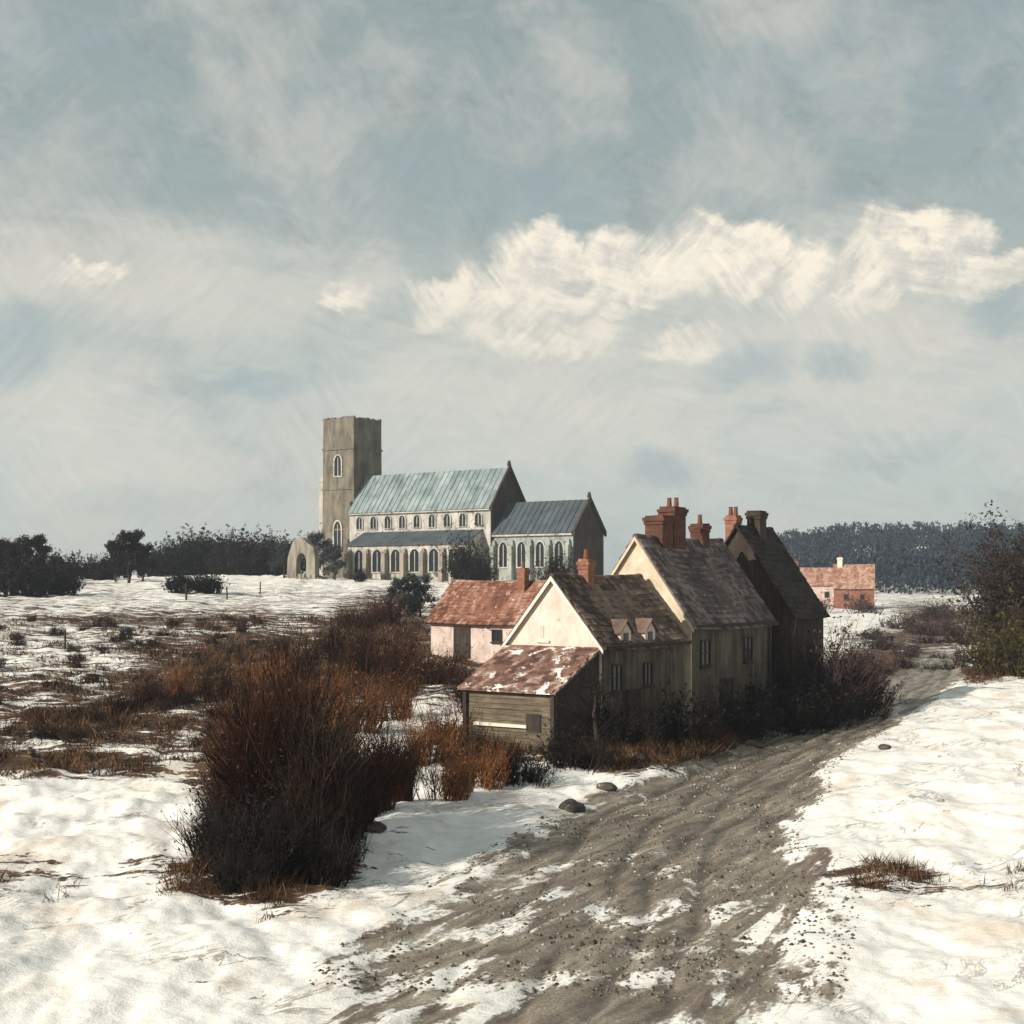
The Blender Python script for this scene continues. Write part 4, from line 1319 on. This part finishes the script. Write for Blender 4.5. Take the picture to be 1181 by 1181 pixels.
# dead grass: countless blades wherever the snow has worn through
def dead_grass():
    n = 700000
    d = 24 * (120 / 24) ** rng.random(n)
    px = rng.uniform(-60, 1240, n)
    x = (px - 590.5) * d / F
    z = ground_z(x, d)
    b = brown_mask(x, d, z) + fbm(x / 1.1, d / 1.6, 21) * 1.3
    keep = (b > .45 + .5 * rng.random(n)) & (lane_mask(x, d) < .3)
    x, d, z, b = x[keep], d[keep], z[keep], b[keep]
    k = len(x)
    h = (.08 + .55 * rng.random(k) ** 1.8) * np.clip(b, .4, 1.25) * np.clip(.55 + 1.6 * (fbm(x / 2.1, d / 2.1, 33) + .25), .3, 1.6)
    w = rng.uniform(.010, .022, k) * np.clip(d / 40, .8, 2.2)
    a = rng.uniform(0, 2 * np.pi, k)
    lx, ly = rng.normal(0, .7, k) * h, rng.normal(0, .7, k) * h
    v = np.empty((k, 3, 3), np.float32)
    v[:, 0] = np.stack([x - np.cos(a) * w, d - np.sin(a) * w, z - .04], -1)
    v[:, 1] = np.stack([x + np.cos(a) * w, d + np.sin(a) * w, z - .04], -1)
    v[:, 2] = np.stack([x + lx, d + ly, z + h], -1)
    me = bpy.data.meshes.new('dead_grass')
    me.vertices.add(k * 3)
    me.vertices.foreach_set('co', v.ravel())
    me.loops.add(k * 3)
    me.loops.foreach_set('vertex_index', np.arange(k * 3, dtype=np.int32))
    me.polygons.add(k)
    me.polygons.foreach_set('loop_start', np.arange(0, k * 3, 3, dtype=np.int32))
    me.polygons.foreach_set('loop_total', np.full(k, 3, np.int32))
    me.update(calc_edges=True)
    me.materials.append(M['grass'])
    o = bpy.data.objects.new('dead_grass', me)
    C.objects.link(o)
    tag(o, 'dead brown grass standing through the thin snow', 'grass', kind='stuff')


dead_grass()


# stones and frozen clods along the verge
def make_rock(seed):
    rnd = random.Random(seed)
    import bmesh
    bm = bmesh.new()
    bmesh.ops.create_icosphere(bm, subdivisions=3, radius=.5)
    for v in bm.verts:
        k = 1 + .35 * float(fbm(np.array([v.co.x * 2.3 + seed]), np.array([v.co.y * 2.3 + v.co.z * 1.7]), seed)[0]) * 2
        v.co = Vector((v.co.x * 1.3, v.co.y, v.co.z * .6)) * k
    me = bpy.data.meshes.new('rock')
    bm.to_mesh(me)
    bm.free()
    me.materials.append(M['rock'])
    o = bpy.data.objects.new('rock', me)
    C.objects.link(o)
    return tag(o, 'x', 'rock', 'rocks along the lane verge')


rk = [make_rock(s) for s in (3, 8)]
ROCKS = [(660, 937, .75, 'dark rock at the tip of the bright snow bank by the lane'), (700, 915, .6, 'dark rock higher up the snow bank edge, beside the lane'),
         (735, 888, .55, 'dark rock on the verge below the low cottage'), (800, 872, .6, 'snow dusted rock on the verge below the tall cottage'),
         (868, 858, .7, 'snow dusted rock at the widening of the verge'), (905, 842, .7, 'rock on the verge below the black roofed cottage'),
         (430, 968, .6, 'dark rock in the snow right of the thicket foot'), (1020, 868, .45, 'dark rock on the snow right of the lane')]
for i, (px, py, s, lb) in enumerate(ROCKS):
    d = EYE * F / (py - HZ)
    o = rk[i] if i < 2 else rk[i % 2].copy()
    if i >= 2: C.objects.link(o)
    place(o, px, d, s, dz=.05, label=lb)


# low dark tussocks breaking the snow
ts = make_shrub('tussock', .75, 1.5, M['twig_black_brown'], 'low dark brown tussock poking through the snow of the left field', 'tussock', 'tussocks in the left field', stems=90, leafs=300, lsize=.05, thick=.014, vertical=.3)
rt2 = random.Random(5)
first = True
for _ in range(90):
    px, py = rt2.uniform(-10, 330), rt2.uniform(690, 893)
    d = 120 - (py - 690) / (900 - 690) * 68
    o = ts if first else copy_tree(ts)
    first = False
    place(o, px, d, rt2.uniform(.6, 1.25), sz=rt2.uniform(.5, 1.3))
ts2 = make_shrub('tussock', .8, 1.7, M['twig_dark'], 'small black tussock in the snow beside the lane beyond the cottages', 'tussock', 'tussocks beside the far lane', stems=80, leafs=300, lsize=.06, thick=.016, vertical=.3)
first = True
for _ in range(18):
    px, d = rt2.uniform(985, 1130), rt2.uniform(112, 185)
    o = ts2 if first else copy_tree(ts2)
    first = False
    place(o, px, d, rt2.uniform(.8, 1.5))
ts3 = make_shrub('tussock', .6, 1.2, M['twig_black_brown'], 'small dark tussock on the snowy verge between the cottages and the lane', 'tussock', 'tussocks along the cottage verge', stems=70, leafs=200, lsize=.05, thick=.014, vertical=.35)
first = True
for _ in range(22):
    k = rt2.random()
    px, py = 640 + 320 * k + rt2.uniform(-25, 25), 890 - 80 * k + rt2.uniform(-14, 12)
    o = ts3 if first else copy_tree(ts3)
    first = False
    place(o, px, EYE * F / (py - HZ), rt2.uniform(.6, 1.2))


def gravel():
    mb = MB()
    n = 14000
    d = 24 * (70 / 24) ** rng.random(n)
    x = np.interp(d, _ld, _lx0) - .5 + rng.random(n) * (np.interp(d, _ld, _lx1) - np.interp(d, _ld, _lx0) + .9)
    ok = rng.random(n) < .35 + fbm(x / 1.3, d / 2.2, 41) * 1.6
    x, d = x[ok][:4500], d[ok][:4500]
    z = ground_z(x, d)
    for xx, dd, zz in zip(x.tolist(), d.tolist(), z.tolist()):
        k = random.uniform(.018, .055) * (1.8 if random.random() < .06 else 1)
        vs = [Vector((xx, dd, zz)) + Vector(p) * k * random.uniform(.7, 1.3) for p in ((-1, 0, 0), (0, -1, 0), (1, 0, 0), (0, 1, 0), (0, 0, .75), (.5, .5, .5))]
        mb.add(vs, [(0, 1, 4), (1, 2, 4), (2, 5, 4), (2, 3, 5), (3, 4, 5), (3, 0, 4)])
    o = mb.build('gravel', M['grit'])
    tag(o, 'small stones and mud crumbs scattered over the lane', 'gravel', kind='stuff')


gravel()


# fence posts along the top of the field
def make_post():
    r = MB().tube([(0, 0, -.4), (0.02, 0, .5), (.05, .01, 1.15)], [.075, .07, .06], 6).build('fence_post', M['dark_timber'])
    return tag(r, 'x', 'post', 'fence posts in the snowfield')


fp = make_post()
for i, (px, d, lb) in enumerate([(75, 96, 'fence post standing alone low on the snowfield'), (215, 140, 'tall fence post under the treeline'),
                                 (262, 142, 'fence post right of the tall one under the treeline'), (300, 150, 'fence post nearest the churchyard trees')]):
    o = fp if i == 0 else fp.copy()
    if i: C.objects.link(o)
    place(o, px, d, 1.5 if i == 1 else 1.1, label=lb)


# thin winter air between here and the far hill
def haze():
    me = MB().box((0, 1590, 18.5), (10400, 3300, 45)).build('haze', bpy.data.materials.new('haze'))
    m = me.data.materials[0]
    m.use_nodes = True
    t = NT(m.node_tree)
    t.n.clear()
    out = t.node('ShaderNodeOutputMaterial')
    v = t.node('ShaderNodeVolumePrincipled')
    v.inputs['Color'].default_value = (0.78, 0.86, 0.95, 1)
    v.inputs['Density'].default_value = 0.00032
    v.inputs['Anisotropy'].default_value = 0.2
    t.l.new(v.outputs[0], out.inputs['Volume'])
    tag(me, 'thin pale winter haze over the fields', 'haze', kind='stuff')


haze()
